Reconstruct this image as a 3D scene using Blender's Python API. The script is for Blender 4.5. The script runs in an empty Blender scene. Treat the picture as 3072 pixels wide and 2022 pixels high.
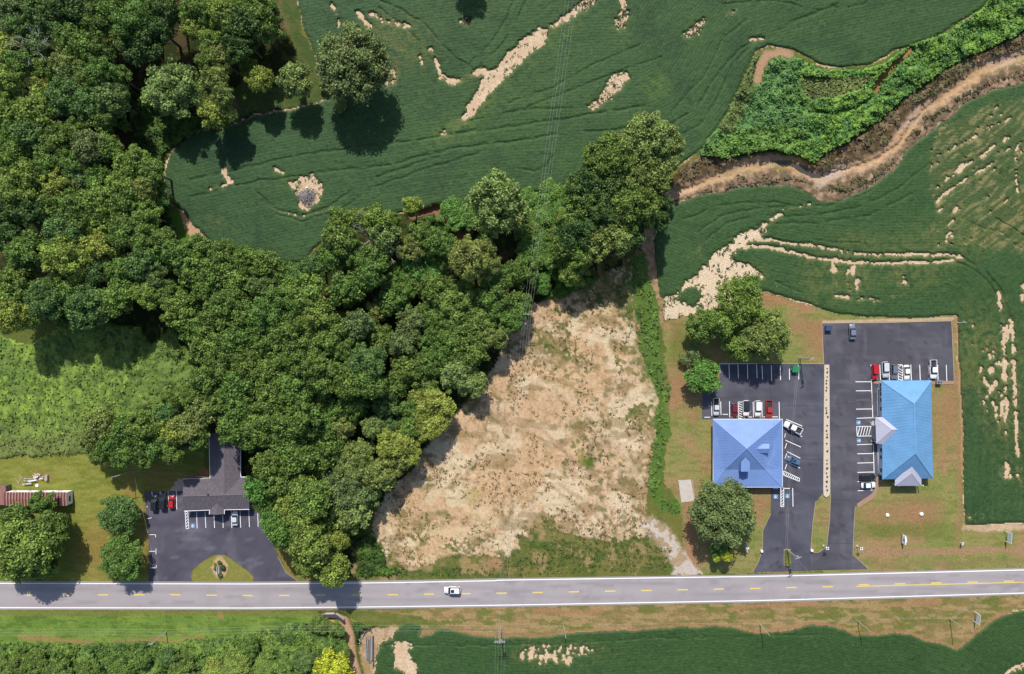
import bpy, math, random
import numpy as np
from mathutils import Vector, Matrix
random.seed(7)
S = bpy.context.scene
COL = S.collection
R = math.radians

# ---------------------------------------------------------------- camera, sky, sun, exposure
CH = 205.0                                    # drone height in metres; 1 photo pixel = 0.1 m on the ground
cam_d = bpy.data.cameras.new('camera'); cam = bpy.data.objects.new('camera', cam_d); COL.objects.link(cam)
cam.location = (0, 0, CH); cam.rotation_euler = (0, 0, 0)
cam_d.sensor_fit = 'HORIZONTAL'; cam_d.sensor_width = 36.0
cam_d.lens = 36.0 * CH / 307.2
cam_d.clip_start = 1.0; cam_d.clip_end = 6000
S.camera = cam
SUN_EL, SUN_AZ = R(46), R(-7)                 # azimuth measured from +Y towards +X
w = bpy.data.worlds.new('World'); S.world = w; w.use_nodes = True
nt = w.node_tree; bg = nt.nodes['Background']
sky = nt.nodes.new('ShaderNodeTexSky'); sky.sky_type = 'NISHITA'; sky.sun_disc = False
sky.sun_elevation = SUN_EL; sky.sun_rotation = SUN_AZ
sky.air_density = 1.0; sky.dust_density = 1.2
nt.links.new(sky.outputs[0], bg.inputs[0]); bg.inputs[1].default_value = 0.12
sl = bpy.data.lights.new('sun', 'SUN'); sl.energy = 4.4; sl.angle = R(0.53); sl.color = (1.0, 0.95, 0.87)
sun = bpy.data.objects.new('sun', sl); COL.objects.link(sun)
sd = Vector((math.sin(SUN_AZ)*math.cos(SUN_EL), math.cos(SUN_AZ)*math.cos(SUN_EL), math.sin(SUN_EL)))
sun.rotation_euler = sd.to_track_quat('Z', 'Y').to_euler(); sun.location = sd*400
S.view_settings.view_transform = 'Standard'; S.view_settings.look = 'None'
S.view_settings.exposure = 0.30; S.view_settings.gamma = 1.0; S.view_settings.use_curve_mapping = False
KA = 1.75                                     # sunlit picture value / albedo for a level surface

# ---------------------------------------------------------------- small helpers
def lin(c):
    c = c/255.0
    return c/12.92 if c <= 0.04045 else ((c+0.055)/1.055)**2.4
def C3(r, g, b, k=None):
    k = KA if k is None else k
    return (min(lin(r)/k, .85), min(lin(g)/k, .85), min(lin(b)/k, .85))
def W(px, py, z=0.0):
    s = 0.1*(CH-z)/CH
    return Vector(((px-1536)*s, (1011-py)*s, z))
def D(*pts): return [(x*1.29076, y*1.29076) for x, y in pts]
def T(c, r, *pts): return [(768*c+x/2.3255, 674*r+y/2.3255) for x, y in pts]
def Z(ox, oy, s, *pts): return [(ox+x/s, oy+y/s) for x, y in pts]

def tag(o, label=None, cat=None, group=None, kind=None):
    if label: o['label'] = label
    if cat: o['category'] = cat
    if group: o['group'] = group
    if kind: o['kind'] = kind
    return o
def empty(name, loc, rz=0.0):
    o = bpy.data.objects.new(name, None); COL.objects.link(o); o.location = loc; o.rotation_euler = (0, 0, rz)
    o.empty_display_size = 0.5
    return o
def copy_tree(o, parent=None):
    c = o.copy(); COL.objects.link(c); c.parent = parent
    for ch in o.children: copy_tree(ch, c)
    return c

class MB:
    def __init__(s): s.v = []; s.f = []; s.m = []; s.cur = 0
    def quad(s, *p):
        b = len(s.v); s.v += [tuple(q) for q in p]; s.f.append(tuple(range(b, b+len(p)))); s.m.append(s.cur); return s
    def box(s, x0, x1, y0, y1, z0, z1, M=None):
        P = [Vector(p) for p in ((x0,y0,z0),(x1,y0,z0),(x1,y1,z0),(x0,y1,z0),(x0,y0,z1),(x1,y0,z1),(x1,y1,z1),(x0,y1,z1))]
        if M: P = [M @ p for p in P]
        b = len(s.v); s.v += [tuple(p) for p in P]
        for q in ((0,3,2,1),(4,5,6,7),(0,1,5,4),(1,2,6,5),(2,3,7,6),(3,0,4,7)): s.f.append(tuple(b+i for i in q)); s.m.append(s.cur)
        return s
    def tube(s, p0, p1, r0, r1=None, n=8, caps=True):
        r1 = r0 if r1 is None else r1
        p0 = Vector(p0); p1 = Vector(p1); d = (p1-p0).normalized()
        a = d.orthogonal().normalized(); c = d.cross(a); b = len(s.v)
        for p, r in ((p0, r0), (p1, r1)):
            for i in range(n):
                t = 2*math.pi*i/n; s.v.append(tuple(p+a*math.cos(t)*r+c*math.sin(t)*r))
        for i in range(n):
            j = (i+1) % n; s.f.append((b+i, b+j, b+n+j, b+n+i)); s.m.append(s.cur)
        if caps:
            s.f.append(tuple(b+i for i in reversed(range(n)))); s.m.append(s.cur)
            s.f.append(tuple(b+n+i for i in range(n))); s.m.append(s.cur)
        return s
    def prism(s, pts, z0, z1):
        n = len(pts); b = len(s.v)
        s.v += [(p[0], p[1], z0) for p in pts] + [(p[0], p[1], z1) for p in pts]
        s.f.append(tuple(b+i for i in reversed(range(n)))); s.m.append(s.cur)
        s.f.append(tuple(b+n+i for i in range(n))); s.m.append(s.cur)
        for i in range(n):
            j = (i+1) % n; s.f.append((b+i, b+j, b+n+j, b+n+i)); s.m.append(s.cur)
        return s
    def loft(s, rings, caps=True):
        n = len(rings[0]); b = len(s.v)
        for r in rings: s.v += [tuple(p) for p in r]
        for k in range(len(rings)-1):
            for i in range(n):
                j = (i+1) % n; s.f.append((b+k*n+i, b+k*n+j, b+(k+1)*n+j, b+(k+1)*n+i)); s.m.append(s.cur)
        if caps:
            s.f.append(tuple(b+i for i in reversed(range(n)))); s.m.append(s.cur)
            s.f.append(tuple(b+(len(rings)-1)*n+i for i in range(n))); s.m.append(s.cur)
        return s
    def mesh(s, name, mats, smooth=False):
        me = bpy.data.meshes.new(name); me.from_pydata(s.v, [], s.f)
        for m in (mats if isinstance(mats, (list, tuple)) else [mats]): me.materials.append(m)
        me.polygons.foreach_set('material_index', s.m)
        if smooth: me.polygons.foreach_set('use_smooth', [True]*len(s.f))
        import bmesh
        bm = bmesh.new(); bm.from_mesh(me); bmesh.ops.recalc_face_normals(bm, faces=bm.faces); bm.to_mesh(me); bm.free()
        me.update(); return me
    def build(s, name, mats, parent=None, smooth=False):
        o = bpy.data.objects.new(name, s.mesh(name, mats, smooth)); COL.objects.link(o)
        if parent: o.parent = parent
        return o

# ---------------------------------------------------------------- materials
def mat(name, color, rough=0.8, spec=0.3, metal=0.0, noise=0.0, nscale=3.0, bump=0.0, bscale=20.0, coat=0.0, attr=None):
    m = bpy.data.materials.new(name); m.use_nodes = True; t = m.node_tree; p = t.nodes['Principled BSDF']
    p.inputs['Roughness'].default_value = rough; p.inputs['Metallic'].default_value = metal
    p.inputs['Specular IOR Level'].default_value = spec; p.inputs['Coat Weight'].default_value = coat
    p.inputs['Base Color'].default_value = (*color, 1) if color else (1, 1, 1, 1)
    src = None
    if attr:
        a = t.nodes.new('ShaderNodeAttribute'); a.attribute_name = attr; src = a.outputs['Color']
    g = t.nodes.new('ShaderNodeNewGeometry')
    if noise:
        n = t.nodes.new('ShaderNodeTexNoise'); n.inputs['Scale'].default_value = nscale; n.inputs['Detail'].default_value = 6
        n.inputs['Roughness'].default_value = 0.65
        t.links.new(g.outputs['Position'], n.inputs['Vector'])
        mr = t.nodes.new('ShaderNodeMapRange'); mr.inputs[1].default_value = 0.3; mr.inputs[2].default_value = 0.7
        mr.inputs[3].default_value = 1-noise; mr.inputs[4].default_value = 1+noise
        t.links.new(n.outputs['Fac'], mr.inputs[0])
        mx = t.nodes.new('ShaderNodeVectorMath'); mx.operation = 'SCALE'
        if src: t.links.new(src, mx.inputs[0])
        else: mx.inputs[0].default_value = color
        t.links.new(mr.outputs[0], mx.inputs['Scale']); src = mx.outputs[0]
    if src: t.links.new(src, p.inputs['Base Color'])
    if bump:
        n2 = t.nodes.new('ShaderNodeTexNoise'); n2.inputs['Scale'].default_value = bscale; n2.inputs['Detail'].default_value = 4
        t.links.new(g.outputs['Position'], n2.inputs['Vector'])
        b = t.nodes.new('ShaderNodeBump'); b.inputs['Distance'].default_value = bump; b.inputs['Strength'].default_value = 1
        t.links.new(n2.outputs['Fac'], b.inputs['Height']); t.links.new(b.outputs[0], p.inputs['Normal'])
    return m

def leaf_mat(name, color, var=0.55, trans=0.30):
    m = bpy.data.materials.new(name); m.use_nodes = True; t = m.node_tree; p = t.nodes['Principled BSDF']
    p.inputs['Roughness'].default_value = 0.62; p.inputs['Specular IOR Level'].default_value = 0.25
    a = t.nodes.new('ShaderNodeAttribute'); a.attribute_name = 'tint'
    oi = t.nodes.new('ShaderNodeObjectInfo')
    hs = t.nodes.new('ShaderNodeHueSaturation'); hs.inputs['Color'].default_value = (*color, 1)
    mr = t.nodes.new('ShaderNodeMapRange'); mr.inputs[3].default_value = 0.485; mr.inputs[4].default_value = 0.512
    t.links.new(oi.outputs['Random'], mr.inputs[0]); t.links.new(mr.outputs[0], hs.inputs['Hue'])
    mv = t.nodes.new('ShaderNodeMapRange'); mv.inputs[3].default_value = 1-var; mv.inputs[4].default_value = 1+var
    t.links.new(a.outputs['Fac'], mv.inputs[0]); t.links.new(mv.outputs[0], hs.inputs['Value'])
    t.links.new(hs.outputs[0], p.inputs['Base Color'])
    tr = t.nodes.new('ShaderNodeBsdfTranslucent'); t.links.new(hs.outputs[0], tr.inputs['Color'])
    mx = t.nodes.new('ShaderNodeMixShader'); mx.inputs[0].default_value = trans
    t.links.new(p.outputs[0], mx.inputs[1]); t.links.new(tr.outputs[0], mx.inputs[2])
    t.links.new(mx.outputs[0], t.nodes['Material Output'].inputs[0])
    return m

M = {}
M['ground'] = mat('ground_cover', None, 0.95, 0.1, noise=0.22, nscale=1.7, bump=0.10, bscale=3.0, attr='Col')
M['brush'] = mat('brush_cover', None, 0.75, 0.2, noise=0.25, nscale=1.3, bump=0.12, bscale=2.2, attr='Col')
M['asphalt_a'] = mat('worn_blue_grey_asphalt', None, 0.85, 0.3, noise=0.06, nscale=1.2, bump=0.01, bscale=30, attr='Col')
M['road'] = mat('road_surface', None, 0.85, 0.3, noise=0.03, nscale=1.5, attr='Col')
M['white'] = mat('white_paint', (0.78, 0.78, 0.78), 0.7, 0.3, noise=0.10, nscale=4)
M['yellow'] = mat('yellow_paint', (0.64, 0.48, 0.11), 0.7, noise=0.10, nscale=4)
M['bluepaint'] = mat('blue_marking_paint', C3(125, 175, 225), 0.7, noise=0.15, nscale=5)
M['blue_b'] = mat('violet_blue_metal_roofing', (0.155, 0.25, 0.50), 0.42, 0.45, noise=0.09, nscale=0.3)
M['blue_c'] = mat('sky_blue_metal_roofing', (0.135, 0.30, 0.51), 0.45, 0.4, noise=0.10, nscale=0.35)
M['grey_roof'] = mat('pale_grey_metal_roofing', (0.40, 0.40, 0.49), 0.40, 0.5, noise=0.04, nscale=0.5)
M['trimw'] = mat('white_fascia', (0.78, 0.79, 0.80), 0.5)
M['siding'] = mat('pale_siding', (0.5, 0.52, 0.56), 0.7, noise=0.05)
M['brick'] = mat('tan_wall', (0.30, 0.22, 0.17), 0.85, noise=0.15, nscale=3)
M['glass'] = mat('dark_window_glass', (0.02, 0.03, 0.04), 0.06, 0.6)
M['shingle'] = mat('charcoal_shingles', C3(130, 122, 130), 0.92, 0.15, noise=0.25, nscale=1.6, bump=0.03, bscale=6)
M['rust'] = mat('rusted_metal', C3(132, 72, 66), 0.8, noise=0.35, nscale=1.5)
M['rust2'] = mat('faded_red_roofing', C3(178, 128, 118), 0.8, noise=0.2, nscale=2)
M['streak'] = mat('pale_streaked_metal', C3(205, 170, 165), 0.7, noise=0.2, nscale=3)
M['tin'] = mat('white_tin_siding', (0.75, 0.76, 0.78), 0.55)
M['wood'] = mat('weathered_wood', (0.34, 0.30, 0.25), 0.9, noise=0.3, nscale=4)
M['darkwood'] = mat('dark_wood', (0.11, 0.09, 0.075), 0.9, noise=0.3, nscale=4)
M['concrete'] = mat('concrete', C3(226, 216, 206), 0.9, noise=0.10, nscale=1.2)
M['walk'] = mat('tan_walk', C3(190, 155, 130), 0.9, noise=0.08, nscale=2)
M['metal'] = mat('galvanised_metal', (0.42, 0.44, 0.47), 0.45, 0.5, metal=0.6, noise=0.1)
M['darkmetal'] = mat('dark_metal_and_shade', (0.05, 0.055, 0.065), 0.5, 0.5)
M['wire'] = mat('wire_metal', (0.40, 0.42, 0.42), 0.5, 0.5)
M['green_bin'] = mat('green_painted_steel', (0.02, 0.22, 0.08), 0.5, noise=0.1)
M['navy_bin'] = mat('navy_painted_steel', (0.05, 0.075, 0.15), 0.5, noise=0.1)
M['rock_white'] = mat('white_rock', (0.72, 0.72, 0.72), 0.8, noise=0.08, nscale=4)
M['gravel'] = mat('tan_rock_mulch', C3(240, 222, 200), 0.95, noise=0.22, nscale=3, bump=0.08, bscale=5)
M['tyre'] = mat('tyre_rubber', (0.02, 0.02, 0.02), 0.85)
M['rim'] = mat('wheel_alloy', (0.5, 0.5, 0.52), 0.35, metal=0.7)
M['lampglass'] = mat('headlight_glass', (0.7, 0.72, 0.75), 0.2)
M['tail'] = mat('red_light_lens', (0.35, 0.01, 0.01), 0.3)
M['bark'] = mat('bark', (0.13, 0.10, 0.08), 0.95, noise=0.3, nscale=2)
M['stick'] = mat('grey_dead_sticks', (0.28, 0.25, 0.25), 0.9, noise=0.3, nscale=3)
M['kerbtan'] = mat('pale_kerb_edge', C3(205, 180, 150), 0.9, noise=0.15, nscale=2)
M['crack'] = mat('crack_sealant', (0.03, 0.03, 0.035), 0.7)
M['water'] = mat('muddy_water', C3(96, 88, 78), 0.12, 0.5, noise=0.1, nscale=0.4)
M['red'] = mat('red_paint', (0.5, 0.03, 0.03), 0.4)

# ---------------------------------------------------------------- numpy noise and masks (photo-pixel coordinates, 10 px = 1 m)
rng = np.random.RandomState(11)
LAT = rng.rand(8, 256, 256).astype(np.float32)
def noise(X, Y, s, k=0):
    x = X/s+17.3*k; y = Y/s+9.1*k
    xi = np.floor(x).astype(int); yi = np.floor(y).astype(int); fx = (x-xi).astype(np.float32); fy = (y-yi).astype(np.float32)
    fx = fx*fx*(3-2*fx); fy = fy*fy*(3-2*fy); L = LAT[k % 8]
    a = L[yi & 255, xi & 255]; b = L[yi & 255, (xi+1) & 255]; c = L[(yi+1) & 255, xi & 255]; d = L[(yi+1) & 255, (xi+1) & 255]
    return a*(1-fx)*(1-fy)+b*fx*(1-fy)+c*(1-fx)*fy+d*fx*fy
def fbm(X, Y, s, k=0, o=4, g=0.55):
    r = 0; a = 1; t = 0
    for i in range(o): r = r+a*noise(X, Y, s/(2**i), k+i); t += a; a *= g
    return r/t
def sm(x, a, b):
    t = np.clip((x-a)/(b-a), 0, 1); return t*t*(3-2*t)
def inpoly(X, Y, pts):
    out = np.zeros(X.shape, bool); n = len(pts)
    xs = [p[0] for p in pts]; ys = [p[1] for p in pts]
    sel = (X >= min(xs)) & (X <= max(xs)) & (Y >= min(ys)) & (Y <= max(ys))
    x = X[sel]; y = Y[sel]; ins = np.zeros(x.shape, bool)
    for i in range(n):
        x0, y0 = pts[i]; x1, y1 = pts[(i+1) % n]
        if y0 == y1: continue
        c = ((y0 > y) != (y1 > y)) & (x < (x1-x0)*(y-y0)/(y1-y0)+x0)
        ins ^= c
    out[sel] = ins; return out
def dline(X, Y, pts, lim=1e9):
    d = np.full(X.shape, lim, np.float32)
    for i in range(len(pts)-1):
        x0, y0 = pts[i]; x1, y1 = pts[i+1]; dx = x1-x0; dy = y1-y0; L = dx*dx+dy*dy
        if lim < 1e8:
            sel = (X > min(x0, x1)-lim) & (X < max(x0, x1)+lim) & (Y > min(y0, y1)-lim) & (Y < max(y0, y1)+lim)
            x = X[sel]; y = Y[sel]
            t = np.clip(((x-x0)*dx+(y-y0)*dy)/L, 0, 1)
            d[sel] = np.minimum(d[sel], np.hypot(x-x0-t*dx, y-y0-t*dy))
        else:
            t = np.clip(((X-x0)*dx+(Y-y0)*dy)/L, 0, 1)
            d = np.minimum(d, np.hypot(X-x0-t*dx, Y-y0-t*dy))
    return d
class F:
    """masks over one set of points"""
    def __init__(s, X, Y, amp=1.0):
        s.X = X; s.Y = Y
        s.wx = X+amp*((fbm(X, Y, 45, 1)-.5)*26+(noise(X, Y, 6, 3)-.5)*7); s.wy = Y+amp*((fbm(X, Y, 45, 5)-.5)*26+(noise(X, Y, 6, 6)-.5)*7)
    def poly(s, pts, warp=True): return inpoly(s.wx, s.wy, pts) if warp else inpoly(s.X, s.Y, pts)
    def bstroke(s, pts, w, warp=0.4, soft=0.5):
        return s.stroke(pts, w, warp, soft)*np.clip(.35+1.1*noise(s.X, s.Y, 22, 2), 0, 1)
    def stroke(s, pts, w, warp=0.4, soft=0.5):
        x = s.X+(s.wx-s.X)*warp; y = s.Y+(s.wy-s.Y)*warp
        d = dline(x, y, pts, w*2+10); return 1-sm(d, w*(1-soft), w*(1+soft))
    def blob(s, cx, cy, r, ry=None, soft=0.6):
        ry = ry or r; d = np.hypot((s.wx-cx)/r, (s.wy-cy)/ry); return 1-sm(d, 1-soft, 1+soft)

# ---------------------------------------------------------------- traced outlines
UP_FIELD = D((415,335),(395,360),(383,400),(382,450),(408,482),(424,492),(440,514),(466,542),(488,564),(530,580),(600,605),(700,612),(735,575),(800,530),(860,508),(940,492),(985,488),(1005,476),(1080,477),(1190,462),(1230,452),(1310,432),(1360,400),(1450,370),(1540,400),(1575,385),(1640,340),(1690,260),(1735,170),(1758,118),(1790,103),(1850,118),(1900,145),(1960,158),(2020,150),(2080,115),(2160,95),(2200,70),(2280,20),(2300,0),(2330,-80),(2330,-420),(680,-420),(684,-40),(690,0),(705,70),(735,140),(745,200),(770,228),(680,255),(595,267),(540,290),(450,310))
R_FIELD = D((1560,478),(1620,455),(1700,438),(1770,430),(1830,430),(1880,445),(1910,465),(1960,462),(2030,430),(2080,390),(2110,345),(2170,300),(2240,240),(2300,210),(2380,190),(2740,120),(2740,1208),(2380,1215),(2330,1216),(2290,1220),(2242,1222),(2240,1180),(2236,1000),(2232,890),(2226,733),(2130,740),(2020,738),(1950,730),(1880,705),(1830,692),(1790,682),(1765,678),(1720,692),(1640,716),(1575,720),(1545,700),(1530,685),(1524,620),(1520,560),(1535,510))
FAN = D((1828,487),(1800,498),(1765,532),(1715,545),(1700,570),(1680,578),(1650,600),(1625,638),(1590,658),(1570,690),(1545,690),(1540,745),(1575,735),(1640,725),(1690,705),(1720,700),(1762,680),(1750,655),(1760,650),(1810,668),(1775,640),(1745,618),(1725,612),(1700,600),(1705,585),(1745,562),(1770,545),(1790,520))
S_FIELD = D((868,1567),(873,1520),(885,1495),(900,1488),(905,1470),(918,1457),(945,1445),(975,1450),(985,1468),(1000,1470),(1025,1458),(1060,1465),(1100,1475),(1200,1480),(1250,1478),(1340,1470),(1400,1465),(1460,1465),(1520,1460),(1600,1455),(1640,1452),(1700,1455),(1760,1470),(1800,1468),(1840,1463),(1880,1450),(1920,1450),(1960,1460),(1990,1475),(2030,1472),(2080,1470),(2120,1475),(2160,1490),(2200,1500),(2225,1510),(2260,1480),(2300,1445),(2340,1425),(2400,1412),(2740,1380),(2740,1900),(868,1900))
TAN = D((1225,715),(1300,685),(1380,650),(1440,620),(1475,590),(1500,680),(1520,850),(1530,940),(1515,1060),(1500,1150),(1500,1210),(1520,1250),(1470,1250),(1420,1262),(1330,1245),(1260,1225),(1210,1260),(1200,1290),(1060,1290),(1000,1310),(950,1328),(900,1312),(865,1250),(870,1190),(900,1150),(950,1100),(1000,1030),(1080,940),(1150,840),(1180,770))
STRIP = D((1465,600),(1500,590),(1505,640),(1530,720),(1535,820),(1545,860),(1562,900),(1562,960),(1548,1050),(1540,1110),(1540,1160),(1580,1165),(1582,1190),(1570,1200),(1540,1190),(1515,1160),(1505,1110),(1520,1040),(1520,960),(1530,930),(1515,890),(1490,820),(1480,740),(1470,680))
NE_SHRUB = D((1618,360),(1670,290),(1700,235),(1733,170),(1755,128),(1800,114),(1845,124),(1880,142),(1910,153),(1990,162),(2050,143),(2080,120),(2108,104),(2190,78),(2235,50),(2282,15),(2310,-20),(2330,-80),(2700,-200),(2700,-20),(2420,55),(2330,95),(2270,125),(2200,160),(2130,210),(2060,265),(2000,310),(1950,340),(1890,382),(1840,358),(1790,350),(1740,360),(1690,366))
CLEFT = D((2120,112),(2090,140),(2050,180),(2035,212),(2020,230),(1990,245),(1930,262),(1880,258),(1855,235),(1848,200),(1855,175))
OLIVE = D((1862,172),(1900,172),(1990,178),(2040,170),(2000,205),(1930,225),(1880,232),(1862,212))
BANK_N = D((1560,420),(1580,385),(1640,352),(1740,358),(1780,352),(1850,360),(1890,380),(1950,338),(2010,305),(2060,262),(2130,208),(2200,158),(2270,122),(2330,94),(2420,52),(2700,-20),(2700,60),(2400,118),(2310,138),(2260,165),(2230,195),(2160,240),(2120,285),(2080,335),(2020,372),(1960,390),(1900,398),(1850,375),(1800,368),(1740,380),(1640,418),(1570,440))
BANK_S = D((1565,455),(1640,430),(1700,415),(1780,388),(1850,400),(1900,415),(1960,398),(2020,385),(2090,345),(2120,300),(2160,255),(2230,212),(2280,175),(2340,155),(2420,135),(2700,70),(2700,120),(2380,188),(2300,208),(2240,240),(2170,300),(2110,345),(2080,390),(2030,430),(1960,462),(1910,465),(1880,445),(1830,430),(1770,430),(1700,438),(1620,455),(1565,475))
CREEK = D((1500,470),(1565,449),(1620,428),(1680,408),(1740,384),(1800,372),(1840,378),(1880,402),(1920,408),(1960,390),(2020,376),(2070,345),(2105,300),(2140,255),(2190,225),(2240,192),(2275,162),(2310,145),(2380,126),(2480,102),(2700,60))
CREEK_W = D((960,500),(1010,485),(1060,530),(1075,560),(1110,500),(1190,492),(1225,492),(1280,482),(1330,472),(1400,480),(1500,470))
DITCH = D((752,1430),(780,1432),(800,1440),(812,1470),(818,1510),(826,1550),(835,1600),(850,1760))
MEADOW = D((-350,790),(0,775),(60,800),(170,745),(330,760),(350,800),(400,760),(440,820),(480,900),(480,1000),(400,1050),(200,1055),(90,1062),(0,1066),(-350,1080))
WOODS = D((-350,-350),(640,-350),(655,0),(690,60),(700,180),(780,240),(600,270),(540,292),(450,312),(410,335),(382,360),(378,450),(400,510),(470,560),(600,600),(720,612),(760,560),(900,500),(1000,480),(1200,470),(1330,440),(1500,350),(1560,420),(1500,560),(1450,640),(1290,680),(1225,720),(1180,800),(1080,940),(960,1090),(860,1190),(830,1330),(760,1350),(640,1260),(600,1200),(575,1120),(480,1030),(200,1062),(190,900),(330,790),(200,720),(0,780),(-350,790))
SW_BRUSH = D((-350,1500),(0,1490),(200,1493),(380,1490),(560,1475),(650,1450),(740,1440),(790,1450),(808,1500),(822,1567),(840,1800),(-350,1800))

GREEN_PATCHES = [D((1210,1240),(1250,1225),(1300,1240),(1340,1255),(1420,1260),(1500,1245),(1540,1270),(1560,1310),(1500,1325),(1400,1325),(1300,1310),(1210,1290)),
    D((820,1270),(860,1235),(900,1310),(950,1328),(1060,1295),(1200,1285),(1250,1300),(1300,1330),(1000,1345),(815,1340)),
    D((1120,1560/1.29+0),(1121,1210),(1122,1211)), T(1,2,(1090,520),(1130,480),(1230,520),(1235,570),(1180,625),(1090,590)), T(1,2,(1200,210),(1290,190),(1180,300),(1140,350),(1150,300)),
    T(1,2,(1300,650),(1400,660),(1500,640),(1560,600),(1600,590),(1510,690),(1400,700),(1310,700)), T(2,2,(40,600),(200,480),(350,420),(340,470),(260,560),(330,600),(200,700),(60,690)),
    T(2,1,(165,730),(240,740),(290,830),(480,930),(370,940),(240,880),(170,780)), T(2,1,(700,960),(880,1010),(960,1100),(900,1080),(780,1030)), T(2,1,(860,1240),(980,1240),(1000,1400),(860,1420),(820,1330)),
    T(2,1,(480,480),(620,400),(800,380),(860,500),(840,700),(760,560),(640,560)), T(2,1,(230,620),(370,560),(400,590),(280,650))]

def classify(X, Y):
    """soft masks for every kind of ground"""
    f = F(X, Y); m = {}
    m['f'] = f
    return m

LAWN = (128, 128, 66); LAWN2 = (108, 118, 56); DRY = (170, 136, 96); TANC = (214, 180, 138); SOIL = (222, 192, 152); DIRT = (196, 152, 116)
def ground_paint(X, Y):
    f = F(X, Y); sh = X.shape
    col = np.zeros(sh+(3,), np.float32)
    def put(mask, c, a=1.0):
        c = np.array(C3(*c), np.float32); k = (mask.astype(np.float32) if mask.dtype == bool else mask)*a
        col[:] = col*(1-k[..., None])+c*k[..., None]
    n1 = fbm(X, Y, 60, 2); n2 = fbm(X, Y, 14, 4); n3 = noise(X, Y, 5, 6); n4 = fbm(X, Y, 160, 3, 3)
    hs = fbm(X*0.28, Y, 9, 1, 3)                     # streaks along x (mowing)
    vs = fbm(X, Y*0.22, 7, 2, 3)                     # streaks along y (tufts)
    col[:] = C3(*LAWN2)
    put(sm(n1, .42, .62), LAWN)
    # ---- woods floor
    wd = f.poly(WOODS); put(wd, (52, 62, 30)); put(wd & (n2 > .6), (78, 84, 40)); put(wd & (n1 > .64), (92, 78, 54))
    # grass strip between woods and upper field
    st = f.poly(D((640,-40),(690,-20),(700,80),(740,150),(760,230),(690,250),(590,262),(540,280),(480,300),(520,230),(560,190),(640,200),(690,180),(680,100),(650,30)))
    put(st, (84, 104, 54)); put(st & (n2 > .52), (112, 114, 68), .55)
    for p, w_ in ((D((645,0),(655,40),(665,70)), 12), (D((540,240),(550,285),(535,250)), 12), (D((780,240),(830,240),(880,215),(920,190)), 16), (D((700,262),(740,240)), 9)):
        put(f.stroke(p, w_, .8), (150, 122, 92), .4)
    put(f.poly(D((345,345),(385,335),(380,420),(385,480),(420,500),(460,560),(440,570),(400,560),(380,500),(370,420))), (96, 134, 54))
    put(f.poly(D((413,484),(424,490),(444,518),(470,545),(476,566),(440,566),(428,530))), (214, 176, 140))
    # ---- meadow base under brush
    put(f.poly(MEADOW), (104, 130, 58))
    # ---- soil under the crops
    for P in (UP_FIELD, R_FIELD, S_FIELD):
        k = f.poly(P); put(k, (232, 202, 166)); put(k & (n2 > .55), (246, 220, 186), .7)
    put(f.poly(FAN), (252, 230, 198)); 
    fr = np.sin((X*0.35+Y*0.94)*0.9+n1*6)           # furrow lines in the sand
    put(f.poly(FAN) & (fr > .55), (220, 188, 150), .6)
    # ---- path along the small field
    pt = f.poly(D((1500,530),(1522,530),(1527,600),(1535,690),(1548,740),(1545,775),(1530,750),(1518,690),(1503,650),(1499,600),(1492,560)))
    put(pt, (196, 160, 124)); put(pt & (n2 > .5), (150, 122, 92), .6)
    # ---- tan weed field
    tf = f.poly(TAN)
    put(tf, (236, 202, 156)); put(tf & (n4 > .5), (236, 204, 168)); put(tf, (206, 166, 130), .45*sm(n1, .45, .65))
    put(tf, (226, 200, 160), .8*sm(fbm(X, Y, 40, 7), .52, .66)*sm(Y, 950, 1150))
    put(tf, (176, 146, 104), sm(vs, .54, .66)*.45); put(tf, (238, 208, 170), sm(.5-vs, .06, .16)*.45)
    w1 = noise(X, Y, 8, 2); w2 = rng.rand(*X.shape)
    put(tf, (140, 110, 74), sm(w1, .56, .82)*sm(w2, .25, .8)*.65); put(tf, (244, 218, 182), sm(w2, .75, 1)*.5); put(tf, (232, 196, 152), sm(fbm(X, Y, 70, 0), .5, .62)*.5)
    gm = sm(n2, .50, .62)*np.clip(1.25-sm(Y, 800, 1180)*1.0-sm(n1, .3, .55)*.35, 0, 1)
    put(tf, (104, 112, 58), gm*.8)
    put(tf, (104, 112, 60), sm(n2, .57, .66)*.7)
    put(tf, (146, 124, 74), sm(fbm(X, Y, 26, 3), .55, .7)*.6)
    big = fbm(X, Y, 130, 1, 3); put(tf, (228, 188, 146), sm(big, .50, .62)*.6); put(tf, (248, 226, 188), (1-sm(fbm(X, Y, 70, 5, 3), .36, .46))*.7)
    put(tf, (150, 128, 84), sm(fbm(X*.6, Y*1.6, 50, 3, 4), .58, .66)*.55)
    rg = F(X, Y, 1.0); rg.wx = f.wx+(fbm(X, Y, 16, 2, 2)-.5)*70; rg.wy = f.wy+(fbm(X, Y, 16, 6, 2)-.5)*70
    for P in GREEN_PATCHES:
        k = rg.poly(P); put(k, (108, 118, 62), .8); put(k & (n2 > .47), (84, 108, 50), .85); put(k, (150, 134, 84), sm(n3, .7, .95)*.6); put(k, (152, 140, 84), sm(fbm(X*.5, Y, 26, 0), .46, .62)*.65); put(k, (196, 164, 120), sm(fbm(X, Y, 34, 7), .56, .66)*.6)
    k = f.blob(*T(2,2,(540,80))[0], 17, 22); put(k, (96, 122, 44)); k = f.blob(*T(2,2,(480,50))[0], 12, 24); put(k, (180, 160, 88), .7)
    k = f.blob(*T(1,2,(1510,310))[0], 28, 24); put(k, (190, 170, 100), .6); k = f.blob(*T(1,2,(1370,240))[0], 12, 16); put(k, (150, 140, 70), .7)
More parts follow.
